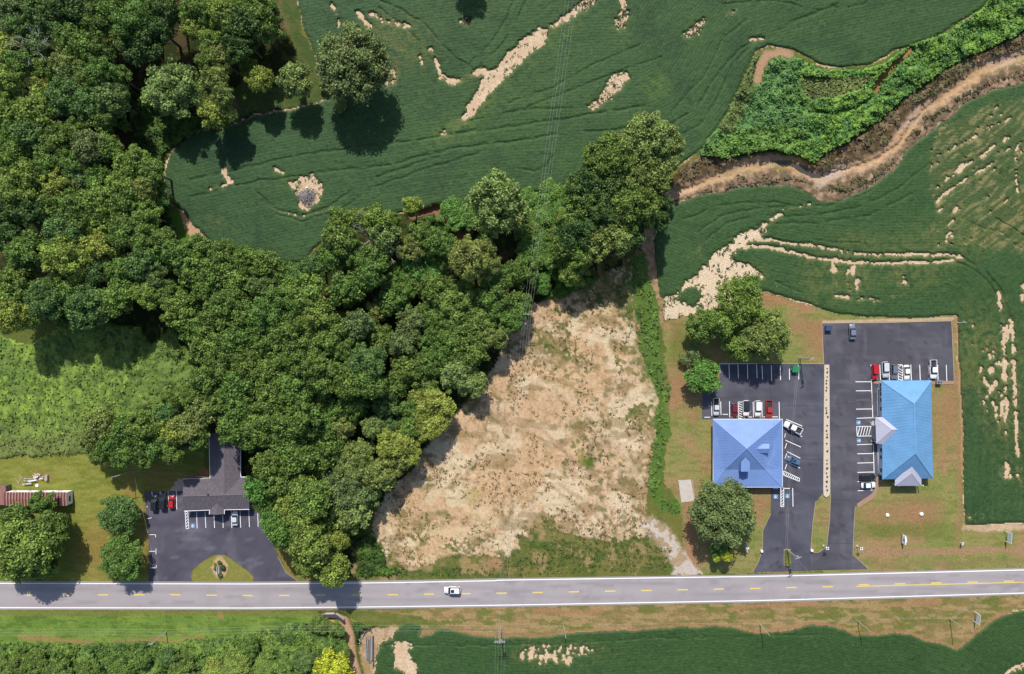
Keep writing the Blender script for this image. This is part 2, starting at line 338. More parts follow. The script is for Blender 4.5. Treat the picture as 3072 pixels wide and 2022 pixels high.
    k = f.blob(*T(1,2,(1680,790))[0], 20, 20); put(k, (186, 146, 110)); put(f.blob(*T(1,2,(1310,810))[0], 10, 7), (160, 140, 100), .8)
    for p, w_, c, a_ in ((D((1230,1010),(1300,1038),(1345,1080),(1400,1096),(1440,1090)), 4, (150,124,84), .6), (D((1000,1160),(1060,1090),(1120,1050),(1200,1030)), 16, (246,222,184), .6), (D((1210,880),(1290,900),(1370,960),(1440,1040),(1490,1120)), 9, (240,214,178), .55), (D((1090,1180),(1150,1215),(1080,1240),(990,1235)), 18, (244,216,172), .6),
        (D((1280,1130),(1350,1180),(1390,1240),(1400,1300)), 5, (176,144,104), .5), (D((1300,1125),(1372,1176),(1412,1238),(1422,1300)), 5, (176,144,104), .5), (D((1160,960),(1260,1000),(1330,1060),(1330,1110)), 7, (206,166,134), .6)):
        put(f.stroke(p, w_, .5, .7)*tf, c, a_)
    # ---- top of tan field: mixed green and brown edge
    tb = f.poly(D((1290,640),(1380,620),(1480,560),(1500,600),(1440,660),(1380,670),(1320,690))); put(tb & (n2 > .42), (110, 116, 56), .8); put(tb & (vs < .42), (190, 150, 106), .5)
    # ---- bright weed strip
    put(f.stroke(D((1478,620),(1490,720),(1510,820),(1540,900),(1548,980),(1535,1080),(1545,1160)), 40, 1, .6)*sm(n2, .38, .56), (104, 122, 58), .8)
    sg = f.poly(STRIP); put(sg, (100, 130, 58))
    # ---- right lawns
    rl = f.poly(D((1545,745),(1640,722),(1765,680),(1880,705),(2020,738),(2228,733),(2232,890),(2240,1222),(2400,1218),(2740,1208),(2740,1325),(1600,1335),(1585,1250),(1582,1180),(1545,1120),(1560,960),(1562,890),(1545,840),(1540,780)), True)
    put(rl, (162, 156, 94)); put(rl, (142, 152, 80), sm(n1, .44, .56)); put(rl, (184, 148, 108), sm(fbm(X, Y, 80, 6), .5, .66)*.9)
    put(rl & (hs > .58), (166, 152, 100), .45); put(rl & (hs < .40), (120, 124, 66), .4)
    for cx, cy, rx, ry, a in ((1570,900,24,60,.7),(1600,870,20,50,.7),(1880,760,70,20,.8),(1900,790,30,45,.8),(1790,700,40,12,.9),(2190,980,30,70,.7),(2050,1200,60,30,.8),(2140,1190,50,36,.9),(1765,1180,22,26,.8),(1600,1230,12,70,1.0),(1610,1290,20,30,.8),(1610,930,16,60,.6),(2210,900,14,110,.8),(2230,1100,6,200,.9)):
        put(f.blob(cx*1.29076, cy*1.29076, rx*1.29, ry*1.29), (178, 136, 100), a*.85)
    gm = f.blob(2090*1.29, 1235*1.29, 150, 22); put(gm, (122, 128, 62), .7); put(f.blob(1575*1.29, 800*1.29, 30, 60), (124, 128, 62), .7)
    # brown track parallel to the road and the verge
    put(f.stroke([(2595,1660),(2700,1656),(2900,1652),(3072,1647),(3500,1640)], 10, 1, .6), (184, 146, 114), .85)
    put(f.stroke([(2620,1692),(2900,1690),(3072,1686)], 9, .8), (152, 140, 90), .6)
    ev = f.poly(D((1250,715),(1225,720),(1200,760)))
    put(f.stroke(D((2242,1226),(2300,1226),(2340,1222),(2380,1224),(2500,1220)), 7, .8), (216, 182, 148)); put(f.blob(*T(3,2,(1650,535))[0], 42, 9), (224, 194, 160))
    put(f.stroke(D((2226,733),(2232,800),(2232,880),(2236,1000),(2240,1100)), 5, .5), (200, 160, 122), .9)
    put(f.stroke(D((1915,748),(2000,746),(2100,744),(2215,740)), 4, .2), (220, 196, 160), .9)
    put(f.stroke(D((1760,682),(1790,690),(1850,712),(1880,715)), 8), (190, 140, 106), .8)
    # gravel drive by the tan field
    g = f.stroke(D((1510,1222),(1545,1250),(1570,1290),(1590,1320),(1600,1335)), 26, 1, .4); put(g, (200, 172, 140), .9); put(g*(n2 > .5), (226, 214, 200), .9)
    put(f.poly(D((1560,1334),(1580,1312),(1600,1300),(1618,1325),(1635,1336))), (222, 208, 196)); 
    put(f.stroke(D((1600,1180),(1602,1240),(1610,1290)), 14, .6), (186, 140, 106), .9)
    # ---- south verge
    sv = f.poly([(1040,1826),(1536,1818),(2304,1804),(3072,1782),(3600,1766),(3600,1830)]+D((2400,1412),(2340,1425),(2260,1485),(2225,1512),(2160,1492),(2100,1474),(1990,1478),(1920,1452),(1880,1452),(1800,1470),(1700,1457),(1400,1467),(1100,1480),(985,1475),(900,1462),(800,1450)))
    put(sv, (162, 140, 92)); put(sv, (132, 132, 70), sm(n1, .46, .62)); put(sv & (hs > .55), (190, 160, 114), .7); put(sv & (hs < .38), (122, 124, 66), .5)
    put(f.poly(D((800,1420),(860,1415),(1000,1440),(1100,1440),(1030,1452),(900,1452),(830,1450))), (102, 122, 52), .7)
    for p, w_ in ((D((985,1472),(1060,1468),(1150,1482),(1250,1482),(1340,1474),(1460,1466),(1560,1462),(1640,1455),(1700,1458),(1760,1472)), 9), (D((1760,1472),(1800,1468),(1900,1448),(1960,1458),(1990,1477),(2050,1470),(2110,1472),(2160,1490),(2225,1512),(2290,1452),(2340,1424)), 7), (D((1690,1415),(1780,1408),(1900,1405)), 5), (D((1240,1420),(1350,1424),(1400,1420)), 6), (D((2060,1405),(2180,1400)), 6)):
        put(f.stroke(p, w_, .6), (186, 140, 104), .85)
    # left of road, north side lawn around the trailer
    ll = f.poly(D((-350,1068),(90,1062),(200,1058),(480,1040),(480,1140),(340,1145),(345,1352),(-350,1352)))
    put(ll, (146, 150, 68)); put(ll, (162, 160, 84), sm(hs, .5, .62)*.7); put(ll, (124, 134, 56), sm(.5-hs, .04, .14)*.6)
    for cx, cy, rx, ry in ((430,1115,60,16),(235,1280,60,60),(360,1105,30,30),(100,1108,30,12),(300,1150,14,60),(340,1250,10,100)):
        put(f.blob(cx*1.29, cy*1.29, rx*1.29, ry*1.29), (166, 134, 80), .6)
    put(f.poly([(505,1480),(530,1440),(552,1432),(556,1478)]), (210, 190, 178))
    put(f.poly([(560,1425),(580,1415),(626,1400),(632,1436),(560,1440)]), (176, 132, 98))
    # grass beside lot A drive
    put(f.poly([(826,1636),(900,1650),(940,1745),(893,1746),(860,1716)]), (148, 134, 72))
    # ---- strip south-west of the road
    sw = f.poly([(-400,1828),(0,1828),(1000,1828),(1050,1850),(1040,1900),(1060,2400),(-400,2400)])
    put(sw, (120, 150, 66)); put(sw, (142, 166, 76), sm(n1, .45, .6)*.7); put(sw & (hs < .40), (84, 112, 44), .5)
    put(f.stroke([(0,1838),(400,1836),(760,1838),(1000,1836)], 8, .5), (140, 134, 74), .7)
    for p, w_ in ((T(0,2,(150,1310),(400,1320),(640,1340)), 8), (T(0,2,(820,1360),(1000,1350),(1200,1340),(1420,1335)), 10), (T(0,2,(1530,1130),(1555,1180)), 6), (T(0,2,(0,1410),(60,1420)), 6)):
        put(f.stroke(p, w_, 1), (176, 142, 100), .75)
    # ---- creek corridors
    bn = f.poly(BANK_N); put(bn, (96, 84, 56)); put(bn & (n2 > .52), (128, 102, 78), .8)
    bs = f.poly(BANK_S); put(bs, (168, 138, 112)); put(bs & (n2 > .50), (122, 108, 82), .8); put(bs & (n2 < .36), (200, 170, 138), .8)
    ck = f.stroke(CREEK, 17, 1.0, .5)*np.clip(.55+.9*fbm(X, Y, 30, 4, 3), 0, 1); put(ck, (216, 184, 156)); put(ck, (176, 142, 112), sm(fbm(X, Y, 12, 5, 3), .5, .66)*.6); put(ck*(n1 > .56), (206, 168, 118), .6)
    put(f.blob(2380, 450+30, 60, 26), (192, 150, 90), .6)
    put(f.stroke(D((1905,430),(1930,410),(1950,405)), 8, 1), (206, 186, 172), .8)
    ck = f.stroke(CREEK_W, 13, .6, .4); put(ck, (176, 128, 98), .95)
    # ---- NE weeds
    ns = f.poly(NE_SHRUB); put(ns, (78, 116, 44))
    ol = f.poly(OLIVE); put(ol, (116, 128, 62)); put(ol & (n2 > .55), (128, 122, 76), .7)
    put(f.stroke(D((1760,188),(1764,155),(1785,125),(1812,120),(1835,126)), 13, .6), (200, 162, 128))
    put(f.stroke(CLEFT, 9, .4), (84, 100, 50)); put(f.stroke(CLEFT[:4], 7, .4), (178, 136, 92)); put(f.stroke(D((2280,60),(2287,95)), 4), (160, 140, 70), .7)
    # ditch south of the culvert
    put(f.stroke(DITCH, 11, .4, .4), (210, 172, 138)); put(f.poly(T(1,2,(490,1180),(560,1165),(640,1210),(660,1240),(600,1230),(520,1200))), (212, 166, 128))
    sand = f.poly(T(1,2,(720,1260),(770,1240),(860,1245),(1000,1235),(930,1310),(850,1370),(830,1450),(815,1600),(740,1600),(745,1450),(715,1350)))
    put(sand, (214, 182, 146)); put(sand & (n2 > .54), (178, 148, 112), .6); put(f.poly(T(1,2,(730,1400),(800,1480),(810,1700),(750,1700))), (178, 152, 104), .7)
    # ---- bed beside lot / island mulch
    isl = inpoly(X, Y, [(571,1728),(600,1690),(648,1662),(672,1662),(740,1710),(762,1730),(760,1746),(575,1746)]); put(isl, (146, 148, 74)); put(isl & (n2 > .52), (160, 150, 84), .6)
    put(f.blob(662, 1700, 23, 29, .15), (220, 184, 146))
    col *= (0.93+0.14*n3)[..., None]
    return col, f, n1, n2

def ground_h(X, Y):
    f = F(X, Y)
    z = np.zeros(X.shape, np.float32)
    d = dline(X+(f.wx-X)*.5, Y+(f.wy-Y)*.5, CREEK, 90); z -= 0.9*(1-sm(d, 8, 26))
    d = dline(X+(f.wx-X)*.5, Y+(f.wy-Y)*.5, CREEK_W, 90); z -= 1.6*(1-sm(d, 10, 22))
    d = dline(X, Y, CLEFT, 60); z -= .5*(1-sm(d, 4, 14))
    d = dline(X, Y, DITCH, 60); z -= 1.3*(1-sm(d, 8, 20))
    tn = f.poly(TAN); z = z+np.where(tn, 0.30*(fbm(X, Y*.6, 8, 5, 3)), 0)
    bn = f.poly(BANK_N) | f.poly(BANK_S); z = z+np.where(bn & (z > -1), 0.9*fbm(X, Y, 12, 6, 3), 0)
    return z

# ---------------------------------------------------------------- ground sheet
def axis(a0, a1, step, margin, far):
    core = np.arange(a0, a1+step/2, step); left = []; x = a0; s = step
    while x > far[0]:
        s = min(s*1.12, 250) if x < margin[0] else step*2.2
        x -= s; left.append(x)
    right = []; x = a1; s = step
    while x < far[1]:
        s = min(s*1.12, 250) if x > margin[1] else step*2.2
        x += s; right.append(x)
    return np.array(left[::-1]+list(core)+right)
gx = axis(-30, 3102, 4.0, (-350, 3430), (-16000, 19000)); gy = axis(-30, 2052, 4.0, (-330, 2350), (-17000, 19000))
def grid_object(name, px, py, keep, Zf, colr, m, parent=None, phase=None, smooth=True):
    """mesh of the kept cells; px,py 2-D photo-pixel coordinates of the vertices"""
    H, Wd = px.shape
    vid = np.full(H*Wd, -1, np.int64)
    idx = np.arange(H*Wd).reshape(H, Wd)
    a = idx[:-1, :-1][keep]; b = idx[:-1, 1:][keep]; c = idx[1:, 1:][keep]; d = idx[1:, :-1][keep]
    q = np.stack([a, d, c, b], 1)                    # y down in pixels -> counter-clockwise from above
    used = np.unique(q); vid[used] = np.arange(len(used)); q = vid[q]
    z = Zf.ravel()[used]; s = 0.1*(CH-z)/CH
    X = (px.ravel()[used]-1536)*s; Y = (1011-py.ravel()[used])*s
    co = np.stack([X, Y, z], 1).astype(np.float32)
    me = bpy.data.meshes.new(name); nv = len(used); nf = len(q)
    me.vertices.add(nv); me.vertices.foreach_set('co', co.ravel())
    me.loops.add(nf*4); me.loops.foreach_set('vertex_index', q.astype(np.int32).ravel())
    me.polygons.add(nf); me.polygons.foreach_set('loop_start', np.arange(0, nf*4, 4, dtype=np.int32))
    me.polygons.foreach_set('loop_total', np.full(nf, 4, np.int32))
    if smooth: me.polygons.foreach_set('use_smooth', np.ones(nf, bool))
    me.materials.append(m)
    me.update(calc_edges=True)
    ca = me.color_attributes.new('Col', 'FLOAT_COLOR', 'POINT')
    cc = np.ones((nv, 4), np.float32); cc[:, :3] = colr.reshape(-1, 3)[used]; ca.data.foreach_set('color', cc.ravel())
    if phase is not None:
        pa = me.attributes.new('phase', 'FLOAT', 'POINT'); pa.data.foreach_set('value', phase.ravel()[used].astype(np.float32))
    o = bpy.data.objects.new(name, me); COL.objects.link(o)
    if parent: o.parent = parent
    return o
PX, PY = np.meshgrid(gx, gy)
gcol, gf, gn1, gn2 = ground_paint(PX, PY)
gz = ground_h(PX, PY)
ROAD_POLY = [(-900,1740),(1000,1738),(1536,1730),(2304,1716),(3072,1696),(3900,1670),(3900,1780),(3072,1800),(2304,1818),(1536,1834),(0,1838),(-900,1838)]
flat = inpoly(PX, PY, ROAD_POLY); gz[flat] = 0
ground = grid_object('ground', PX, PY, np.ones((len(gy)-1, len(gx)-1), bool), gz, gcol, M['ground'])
# keep true positions for the far part of the sheet
tag(ground, 'soil, mown grass and dry weeds between the fields', kind='structure')

# ---------------------------------------------------------------- crops
def crop_mat():
    m = bpy.data.materials.new('crop_leaves'); m.use_nodes = True; t = m.node_tree; p = t.nodes['Principled BSDF']
    p.inputs['Roughness'].default_value = 0.7; p.inputs['Specular IOR Level'].default_value = 0.2
    a = t.nodes.new('ShaderNodeAttribute'); a.attribute_name = 'Col'
    g = t.nodes.new('ShaderNodeNewGeometry')
    n = t.nodes.new('ShaderNodeTexNoise'); n.inputs['Scale'].default_value = 1.6; n.inputs['Detail'].default_value = 6; n.inputs['Roughness'].default_value = .7
    t.links.new(g.outputs['Position'], n.inputs['Vector'])
    mr = t.nodes.new('ShaderNodeMapRange'); mr.inputs[1].default_value = .3; mr.inputs[2].default_value = .7; mr.inputs[3].default_value = .87; mr.inputs[4].default_value = 1.13
    t.links.new(n.outputs['Fac'], mr.inputs[0])
    sc = t.nodes.new('ShaderNodeVectorMath'); sc.operation = 'SCALE'; t.links.new(a.outputs['Color'], sc.inputs[0]); t.links.new(mr.outputs[0], sc.inputs['Scale'])
    t.links.new(sc.outputs[0], p.inputs['Base Color'])
    ph = t.nodes.new('ShaderNodeAttribute'); ph.attribute_name = 'phase'
    mu = t.nodes.new('ShaderNodeMath'); mu.operation = 'MULTIPLY'; mu.inputs[1].default_value = 2*math.pi/0.92; t.links.new(ph.outputs['Fac'], mu.inputs[0])
    sn = t.nodes.new('ShaderNodeMath'); sn.operation = 'SINE'; t.links.new(mu.outputs[0], sn.inputs[0])
    ad = t.nodes.new('ShaderNodeMath'); ad.operation = 'MULTIPLY_ADD'; ad.inputs[1].default_value = 0.024; t.links.new(sn.outputs[0], ad.inputs[0])
    n2 = t.nodes.new('ShaderNodeTexNoise'); n2.inputs['Scale'].default_value = 1.7; n2.inputs['Detail'].default_value = 4; t.links.new(g.outputs['Position'], n2.inputs['Vector'])
    m2 = t.nodes.new('ShaderNodeMath'); m2.operation = 'MULTIPLY'; m2.inputs[1].default_value = 0.30; t.links.new(n2.outputs['Fac'], m2.inputs[0]); t.links.new(m2.outputs[0], ad.inputs[2])
    b = t.nodes.new('ShaderNodeBump'); b.inputs['Strength'].default_value = 1.0; b.inputs['Distance'].default_value = 0.55
    t.links.new(ad.outputs[0], b.inputs['Height']); t.links.new(b.outputs[0], p.inputs['Normal'])
    return m
M['crop'] = crop_mat()

def crop_field(name, label, P, box, guides, density, tint, tracks, step=3.4):
    xs = np.arange(box[0], box[2], step); ys = np.arange(box[1], box[3], step); X, Y = np.meshgrid(xs, ys)
    f = F(X, Y, .45)
    inside = f.poly(P)
    f.wx = f.wx+(noise(X, Y, 5, 4)-.5)*16+(rng.rand(*X.shape)-.5)*9; f.wy = f.wy+(noise(X, Y, 5, 0)-.5)*16+(rng.rand(*X.shape)-.5)*9
    n2 = fbm(X, Y, 14, 4); n1 = fbm(X, Y, 70, 2)
    dens = density(X, Y, f)
    cell = rng.rand(*X.shape).astype(np.float32)
    rnd = .40*fbm(X, Y, 11, 3, 2)+.25*noise(X, Y, 4, 7)+.35*cell
    keepv = inside & ((dens > .14+.62*rnd) | (cell > .955) & (dens > .22))
    keep = (keepv[:-1, :-1].astype(int) + keepv[1:, 1:] + keepv[:-1, 1:] + keepv[1:, :-1]) >= 3
    ph = dline(X, Y, guides)/10.0+(n1-.5)*.3
    z = .42+.22*fbm(X, Y, 9, 6, 3)+.10*(noise(X, Y, 4, 3)-.5)
    tr = np.zeros(X.shape)
    for t, w_ in tracks: tr = np.maximum(tr, 1-sm(dline(X+(fbm(X, Y, 40, 2)-.5)*12, Y+(fbm(X, Y, 40, 5)-.5)*12, t, 40), w_*.7, w_*1.5))
    brk = fbm(X, Y, 30, 6, 2); z = z-.30*tr*sm(brk, .25, .45)
    # the stand thins out and gets lower towards bare soil
    bl = keepv.astype(np.float32)
    for ax in (0, 1):
        bl = sum(np.roll(bl, k, ax) for k in (-2, -1, 0, 1, 2))/5
    thin = sm(bl, .45, 1.0); z = .05+(z-.05)*(.12+.88*thin)
    # edge vertices come down to the soil
    vv = np.zeros(X.shape, bool); cnt = np.zeros(X.shape, int)
    cnt[:-1, :-1] += keep; cnt[1:, 1:] += keep; cnt[:-1, 1:] += keep; cnt[1:, :-1] += keep
    z = np.where(cnt < 4, .08, z)
    col = np.zeros(X.shape+(3,), np.float32); col[:] = C3(64, 96, 51)
    tint(col, X, Y, f, n1, n2)
    blend(col, sm(fbm(X, Y, 150, 6, 3), .45, .62), (72, 104, 56), .35)
    blend(col, (1-thin)*(.5+.5*noise(X, Y, 6, 4)), (134, 134, 86), .7)
    rb = noise(ph*10, (X-Y)*.07, 11, 3); blend(col, sm(rb, .6, .9), (72, 106, 60), .3*(1 if box[1] < 1000 else .3)); blend(col, 1-sm(rb, .12, .4), (46, 78, 42), .22*(1 if box[1] < 1000 else .25))
    blend(col, sm(1-dens, .12, .6)*(.45+.55*noise(X, Y, 5, 2)), (150, 142, 92), .75)
    blend(col, sm(noise(X, Y, 7, 5), .66, .9), (86, 116, 68), .35); blend(col, sm(noise(X, Y, 6, 1), .7, .92), (38, 62, 36), .5)
    col *= (.9+.2*noise(X, Y, 5, 6))[..., None]
    o = grid_object(name, X, Y, keep, z, col, M['crop'], phase=ph)
    tag(o, label, 'crop field', kind='stuff')
    return o
def blend(col, k, c, a=1.0):
    k = (k.astype(np.float32) if k.dtype == bool else k)*a; c = np.array(C3(*c), np.float32)
    col[:] = col*(1-k[..., None])+c*k[..., None]

UP_SOIL = [D((1277,70),(1255,66),(1220,88),(1190,115),(1160,150),(1125,178),(1113,200),(1100,225),(1085,250),(1098,268),(1130,222),(1150,200),(1190,162),(1230,122),(1272,95)),
    D((1370,-10),(1395,-10),(1365,25),(1332,32),(1345,12)), D((1450,5),(1458,30),(1450,60),(1430,64),(1432,45),(1445,30)),
    D((1460,165),(1457,187),(1430,217),(1405,237),(1375,254),(1369,243),(1392,232),(1408,205),(1425,180)), D((1642,40),(1622,76),(1583,96),(1598,77),(1612,60)),
    D((670,428),(690,418),(715,408),(725,401),(737,420),(746,430),(752,440),(742,462),(722,480),(700,487),(692,470),(690,447)), D((1072,45),(1095,40),(1092,55),(1080,60))]
def dens_up(X, Y, f):
    d = np.ones(X.shape, np.float32)
    for P in UP_SOIL: d[f.poly(P)] = .20
    for p, w_, a in ((D((1100,255),(1075,280),(1050,292),(1035,308)), 13, .6), (D((1028,180),(1050,190),(1080,186),(1105,172),(1125,163)), 10, .8), (D((1000,112),(1015,145),(1026,176)), 4, .8), (D((975,130),(982,150)), 3, .8),
        (D((1335,32),(1310,45),(1285,60)), 11, .62), (D((830,28),(845,45),(862,62)), 6, .9), (D((812,90),(835,75)), 14, .72), (D((915,165),(905,190)), 22, .62), (D((520,395),(530,415)), 9, .8), (D((490,440),(520,432),(540,420)), 4, .75), (D((620,478),(650,492),(700,502),(760,490)), 3, .72),
        (D((860,30),(900,50),(945,60)), 10, .55), (D((640,392),(660,400)), 5, .8), (D((1745,92),(1772,92)), 6, .8), (D((450,535),(470,560)), 8, .8), (D((1690,35),(1710,25)), 6, .6), (D((770,8),(780,30),(790,60)), 3, .7), (D((1445,-5),(1450,10)), 9, .8)):
        d -= a*f.bstroke(p, w_, .5)
    sp = np.maximum(f.blob(1090*1.29, 290*1.29, 70, 40), f.blob(1300*1.29, 200*1.29, 300, 120)); d -= .12*sp*sm(noise(X, Y, 26, 2), .5, .9)
    d -= .3*f.blob(1210, 110, 70, 40)*sm(noise(X, Y*.4, 10, 2), .4, .9)
    return d
def tint_up(col, X, Y, f, n1, n2):
    blend(col, 1-sm(X, 900, 1500), (62, 95, 56)); blend(col, sm(n1, .52, .66), (64, 96, 54), .6); blend(col, 1-sm(n1, .35, .5), (44, 74, 44), .5)
    for cx, cy, rx, ry, c, a in ((920,90,70,50,(120,118,66),.8),(1060,300,50,30,(96,122,54),.7),(1250,225,60,20,(92,110,58),.7),(1525,200,28,28,(96,122,54),.8),(1320,230,90,60,(78,108,54),.5),(1440,70,20,30,(96,120,58),.7),(1620,60,30,50,(80,110,54),.5),(1110,20,70,14,(84,108,52),.5),(640,430,30,26,(82,104,48),.7),(980,110,40,70,(92,112,56),.5),(510,520,20,12,(104,108,64),.7),(1240,90,60,40,(70,104,52),.5),(1900,60,140,40,(68,98,50),.5),(1150,240,60,60,(76,106,52),.5)):
        blend(col, f.blob(cx*1.29, cy*1.29, rx*1.29, ry*1.29, .7)*sm(n2, .36, .55), c, a)
    blend(col, f.stroke(D((1000,330),(1040,310),(1100,270),(1150,210),(1200,170),(1270,110),(1340,50)), 26, 1, .6)*sm(n2, .4, .6), (94, 118, 54), .7)
G_UP = D((300,500),(420,440),(620,395),(800,360),(1000,325),(1200,300),(1400,290),(1520,290),(1600,250),(1650,180),(1680,120),(1740,60),(1900,20),(2300,-60))
TR_UP = [(D((440,420),(560,392),(700,360),(820,345),(930,330),(1100,305),(1250,285),(1400,262),(1500,245)), 3), (D((445,460),(600,420),(760,400),(900,385),(1050,345),(1150,335),(1300,312),(1450,300),(1560,290),(1620,255),(1655,190),(1690,140),(1760,90),(1900,30)), 3.2),
    (D((1550,330),(1630,290),(1670,220),(1700,150),(1790,70),(1950,10)), 2.4), (D((600,450),(640,485),(700,502),(770,480),(830,430),(920,395),(1020,365)), 3), (D((610,465),(650,500),(705,515),(790,490),(860,440),(980,395),(1120,352)), 2.6),
    (D((880,20),(940,60),(985,110),(1010,150),(1025,175)), 3), (D((850,-10),(930,20),(990,60),(1040,120),(1120,175)), 2.5), (D((1090,150),(1150,90),(1180,40),(1200,-10)), 2.5), (D((1105,165),(1170,100),(1200,50),(1230,-10)), 2.5),
    (D((1200,390),(1240,400),(1270,390),(1290,360)), 2.5), (D((1440,365),(1480,355),(1540,345),(1600,310)), 2), (D((1180,240),(1280,205),(1380,150),(1500,100)), 1.8), (D((1190,262),(1290,225),(1400,180),(1540,130)), 1.8), (D((1080,285),(1200,255),(1330,250)), 2), (D((1560,260),(1640,170),(1680,90),(1760,30)), 1.8), (D((1640,10),(1800,0),(1900,25),(2000,10),(2100,-20)), 1.6)]
crop_field('crop_field', 'dark green bean crop in curving rows filling the upper field', UP_FIELD, (470, -550, 3020, 830), G_UP, dens_up, tint_up, TR_UP)

def dens_r(X, Y, f):
    d = np.ones(X.shape, np.float32)
    fan = f.poly(FAN); d[fan] = .24+.16*sm(fbm(X, Y, 30, 4), .45, .65)[fan]
    isl = np.maximum(np.maximum(f.blob(1605*1.29, 690*1.29, 36, 30, .2), f.blob(1735*1.29, 605*1.29, 26, 14, .3)), f.blob(1785*1.29, 655*1.29, 22, 20, .3)); d = np.maximum(d, isl)
    d -= .13*fan*sm(X, 2080, 2180)*0
    for p, w_, a in ((D((1740,552),(1800,560),(1900,573),(2000,590),(2100,592),(2200,592),(2240,600)), 3.6, .8), (D((1720,572),(1800,576),(1880,596),(1960,608),(2050,612),(2150,610),(2215,606)), 3.6, .85),
        (D((2320,680),(2332,760),(2336,850),(2338,950),(2340,1060),(2342,1110)), 6, .62), (D((2350,740),(2358,850),(2362,950),(2366,1060)), 7, .68), (D((1830,487),(1870,476),(1905,470)), 3, .7),
        (D((2175,440),(2220,400),(2270,370),(2310,340),(2345,320)), 4, .75), (D((2180,462),(2240,420),(2300,385),(2350,340)), 4, .75), (D((2165,370),(2220,340),(2280,310),(2345,275)), 3, .6), (D((2220,420),(2240,380)), 5, .6), (D((2350,260),(2340,300),(2335,330)), 4, .5),
        (D((2375,320),(2360,360),(2362,420),(2370,470)), 4, .7), (D((2060,690),(2100,685)), 3, .5), (D((1620,540),(1630,600)), 3, .5), (D((1640,560),(1600,600),(1625,580)), 3, .5), (D((2378,660),(2374,700)), 5, .6), (D((1945,690),(2050,698)), 5, .55)):
        d -= a*(f.stroke(p, 2.9, .5, .4) if w_ == 3.6 else f.bstroke(p, w_*.8, .5))
    st1 = fbm(X*.8-Y*.6, (Y*.8+X*.6)*5, 40, 3, 4)
    d -= .50*np.clip(f.poly(D((2180,300),(2300,240),(2400,210),(2500,200),(2500,560),(2200,560),(2165,450),(2160,360))), 0, 1)*sm(st1, .54, .74)
    st2 = fbm(X*1.6, Y*.7, 14, 5, 4)
    for cx, cy, rx, ry, a in ((2200,520,40,60,.62),(1960,640,30,60,.75),(2000,650,24,40,.6),(1920,620,60,14,.5),(2110,620,60,30,.5),(2110,650,26,14,.8),(2150,560,90,24,.4),(2060,530,50,16,.3),(2290,850,26,60,.85),(2250,780,18,40,.7),(2280,760,20,20,.5),(2340,880,50,90,.7),(2310,970,40,60,.6),(2350,1100,24,20,1.0),(2340,780,14,18,1.1),(2330,690,16,14,1.0),(2270,1205,40,8,.8),(2240,900,8,60,.6),(2370,1150,10,50,.6),(2380,680,8,20,.9),(2200,760,0.1,0.1,0)):
        d -= .70*a*f.blob(cx*1.29, cy*1.29, max(rx*1.29, 1), max(ry*1.29, 1), .8)*sm(st2, .44, .64)
    return d
def tint_r(col, X, Y, f, n1, n2):
    blend(col, sm(n1, .52, .66), (58, 92, 46), .6)
    blend(col, f.poly(D((2180,300),(2300,240),(2500,200),(2500,620),(2200,560),(2165,450),(2160,360))), (88, 104, 56), .85); st = fbm(X*.8-Y*.6, (Y*.8+X*.6)*5, 40, 3, 4); blend(col, f.poly(D((2180,300),(2300,240),(2500,200),(2500,620),(2200,560),(2165,450),(2160,360)))*sm(st, .5, .64), (168, 156, 104), .7)
    for cx, cy, rx, ry in ((1960,650,60,50),(2110,620,90,50),(2270,840,60,120),(2340,950,60,160),(1740,640,40,20),(1900,640,40,50),(2200,560,90,50),(2000,560,60,20)):
        blend(col, f.blob(cx*1.29, cy*1.29, rx*1.29, ry*1.29, .8)*sm(n2, .34, .56), (108, 118, 62), .85)
    blend(col, f.poly(D((2236,900),(2400,900),(2400,1230),(2240,1230))), (54, 86, 48), .5)
G_R = D((1500,470),(1720,560),(1880,590),(2050,602),(2220,598),(2290,640),(2330,700),(2345,850),(2350,1300))
TR_R = [(D((1640,560),(1690,520),(1760,500),(1830,505),(1900,500),(2000,480),(2090,440),(2160,380)), 2.4), (D((1660,580),(1710,540),(1780,518),(1900,520),(2020,500),(2120,450)), 2.4), (D((1590,510),(1660,480),(1740,470),(1800,470),(1850,480)), 2.5),
    (D((1620,540),(1680,500),(1750,485),(1830,480),(1920,478),(2000,455),(2060,420)), 2.2), (D((2230,598),(2290,630),(2330,680),(2350,740)), 3.2), (D((2215,607),(2260,625),(2300,660),(2320,700)), 3.2), (D((1800,655),(1830,668),(1860,680)), 2), (D((1840,570),(1900,560),(2000,565)), 1.6), (D((2300,500),(2350,530),(2380,545)), 2.5), (D((2260,520),(2320,540),(2380,580)), 2)]
crop_field('crop_field', 'green bean crop with washed-out sandy streaks wrapping round the right-hand car parks', R_FIELD, (1940, 150, 3545, 1600), G_R, dens_r, tint_r, TR_R)
def dens_s(X, Y, f):
    d = np.ones(X.shape, np.float32)
    d[f.poly(T(1,2,(965,1345),(1000,1340),(1060,1355),(1110,1350),(1060,1400),(1075,1450),(1110,1490),(1130,1580),(1050,1580),(1000,1540),(960,1500)))] = .24
    d[f.poly(T(1,2,(700,1240),(1000,1235),(930,1310),(850,1370),(830,1450),(815,1600),(700,1600)))] = 0
    st = fbm(X*2.2, Y*.8, 14, 5, 3)
    d -= .75*f.blob(1630, 1962, 90, 34, .7)*sm(st, .44, .62); d -= .7*f.blob(1750, 1950, 60, 12, .7)*sm(st, .46, .62); d -= .5*f.blob(1700, 1985, 30, 8, .5)
    d -= .8*f.stroke(T(3,2,(1786,1500),(1700,1540),(1620,1590)), 4, .8); d -= .5*f.stroke(T(1,2,(1160,1290),(1220,1270)), 14)
    return d
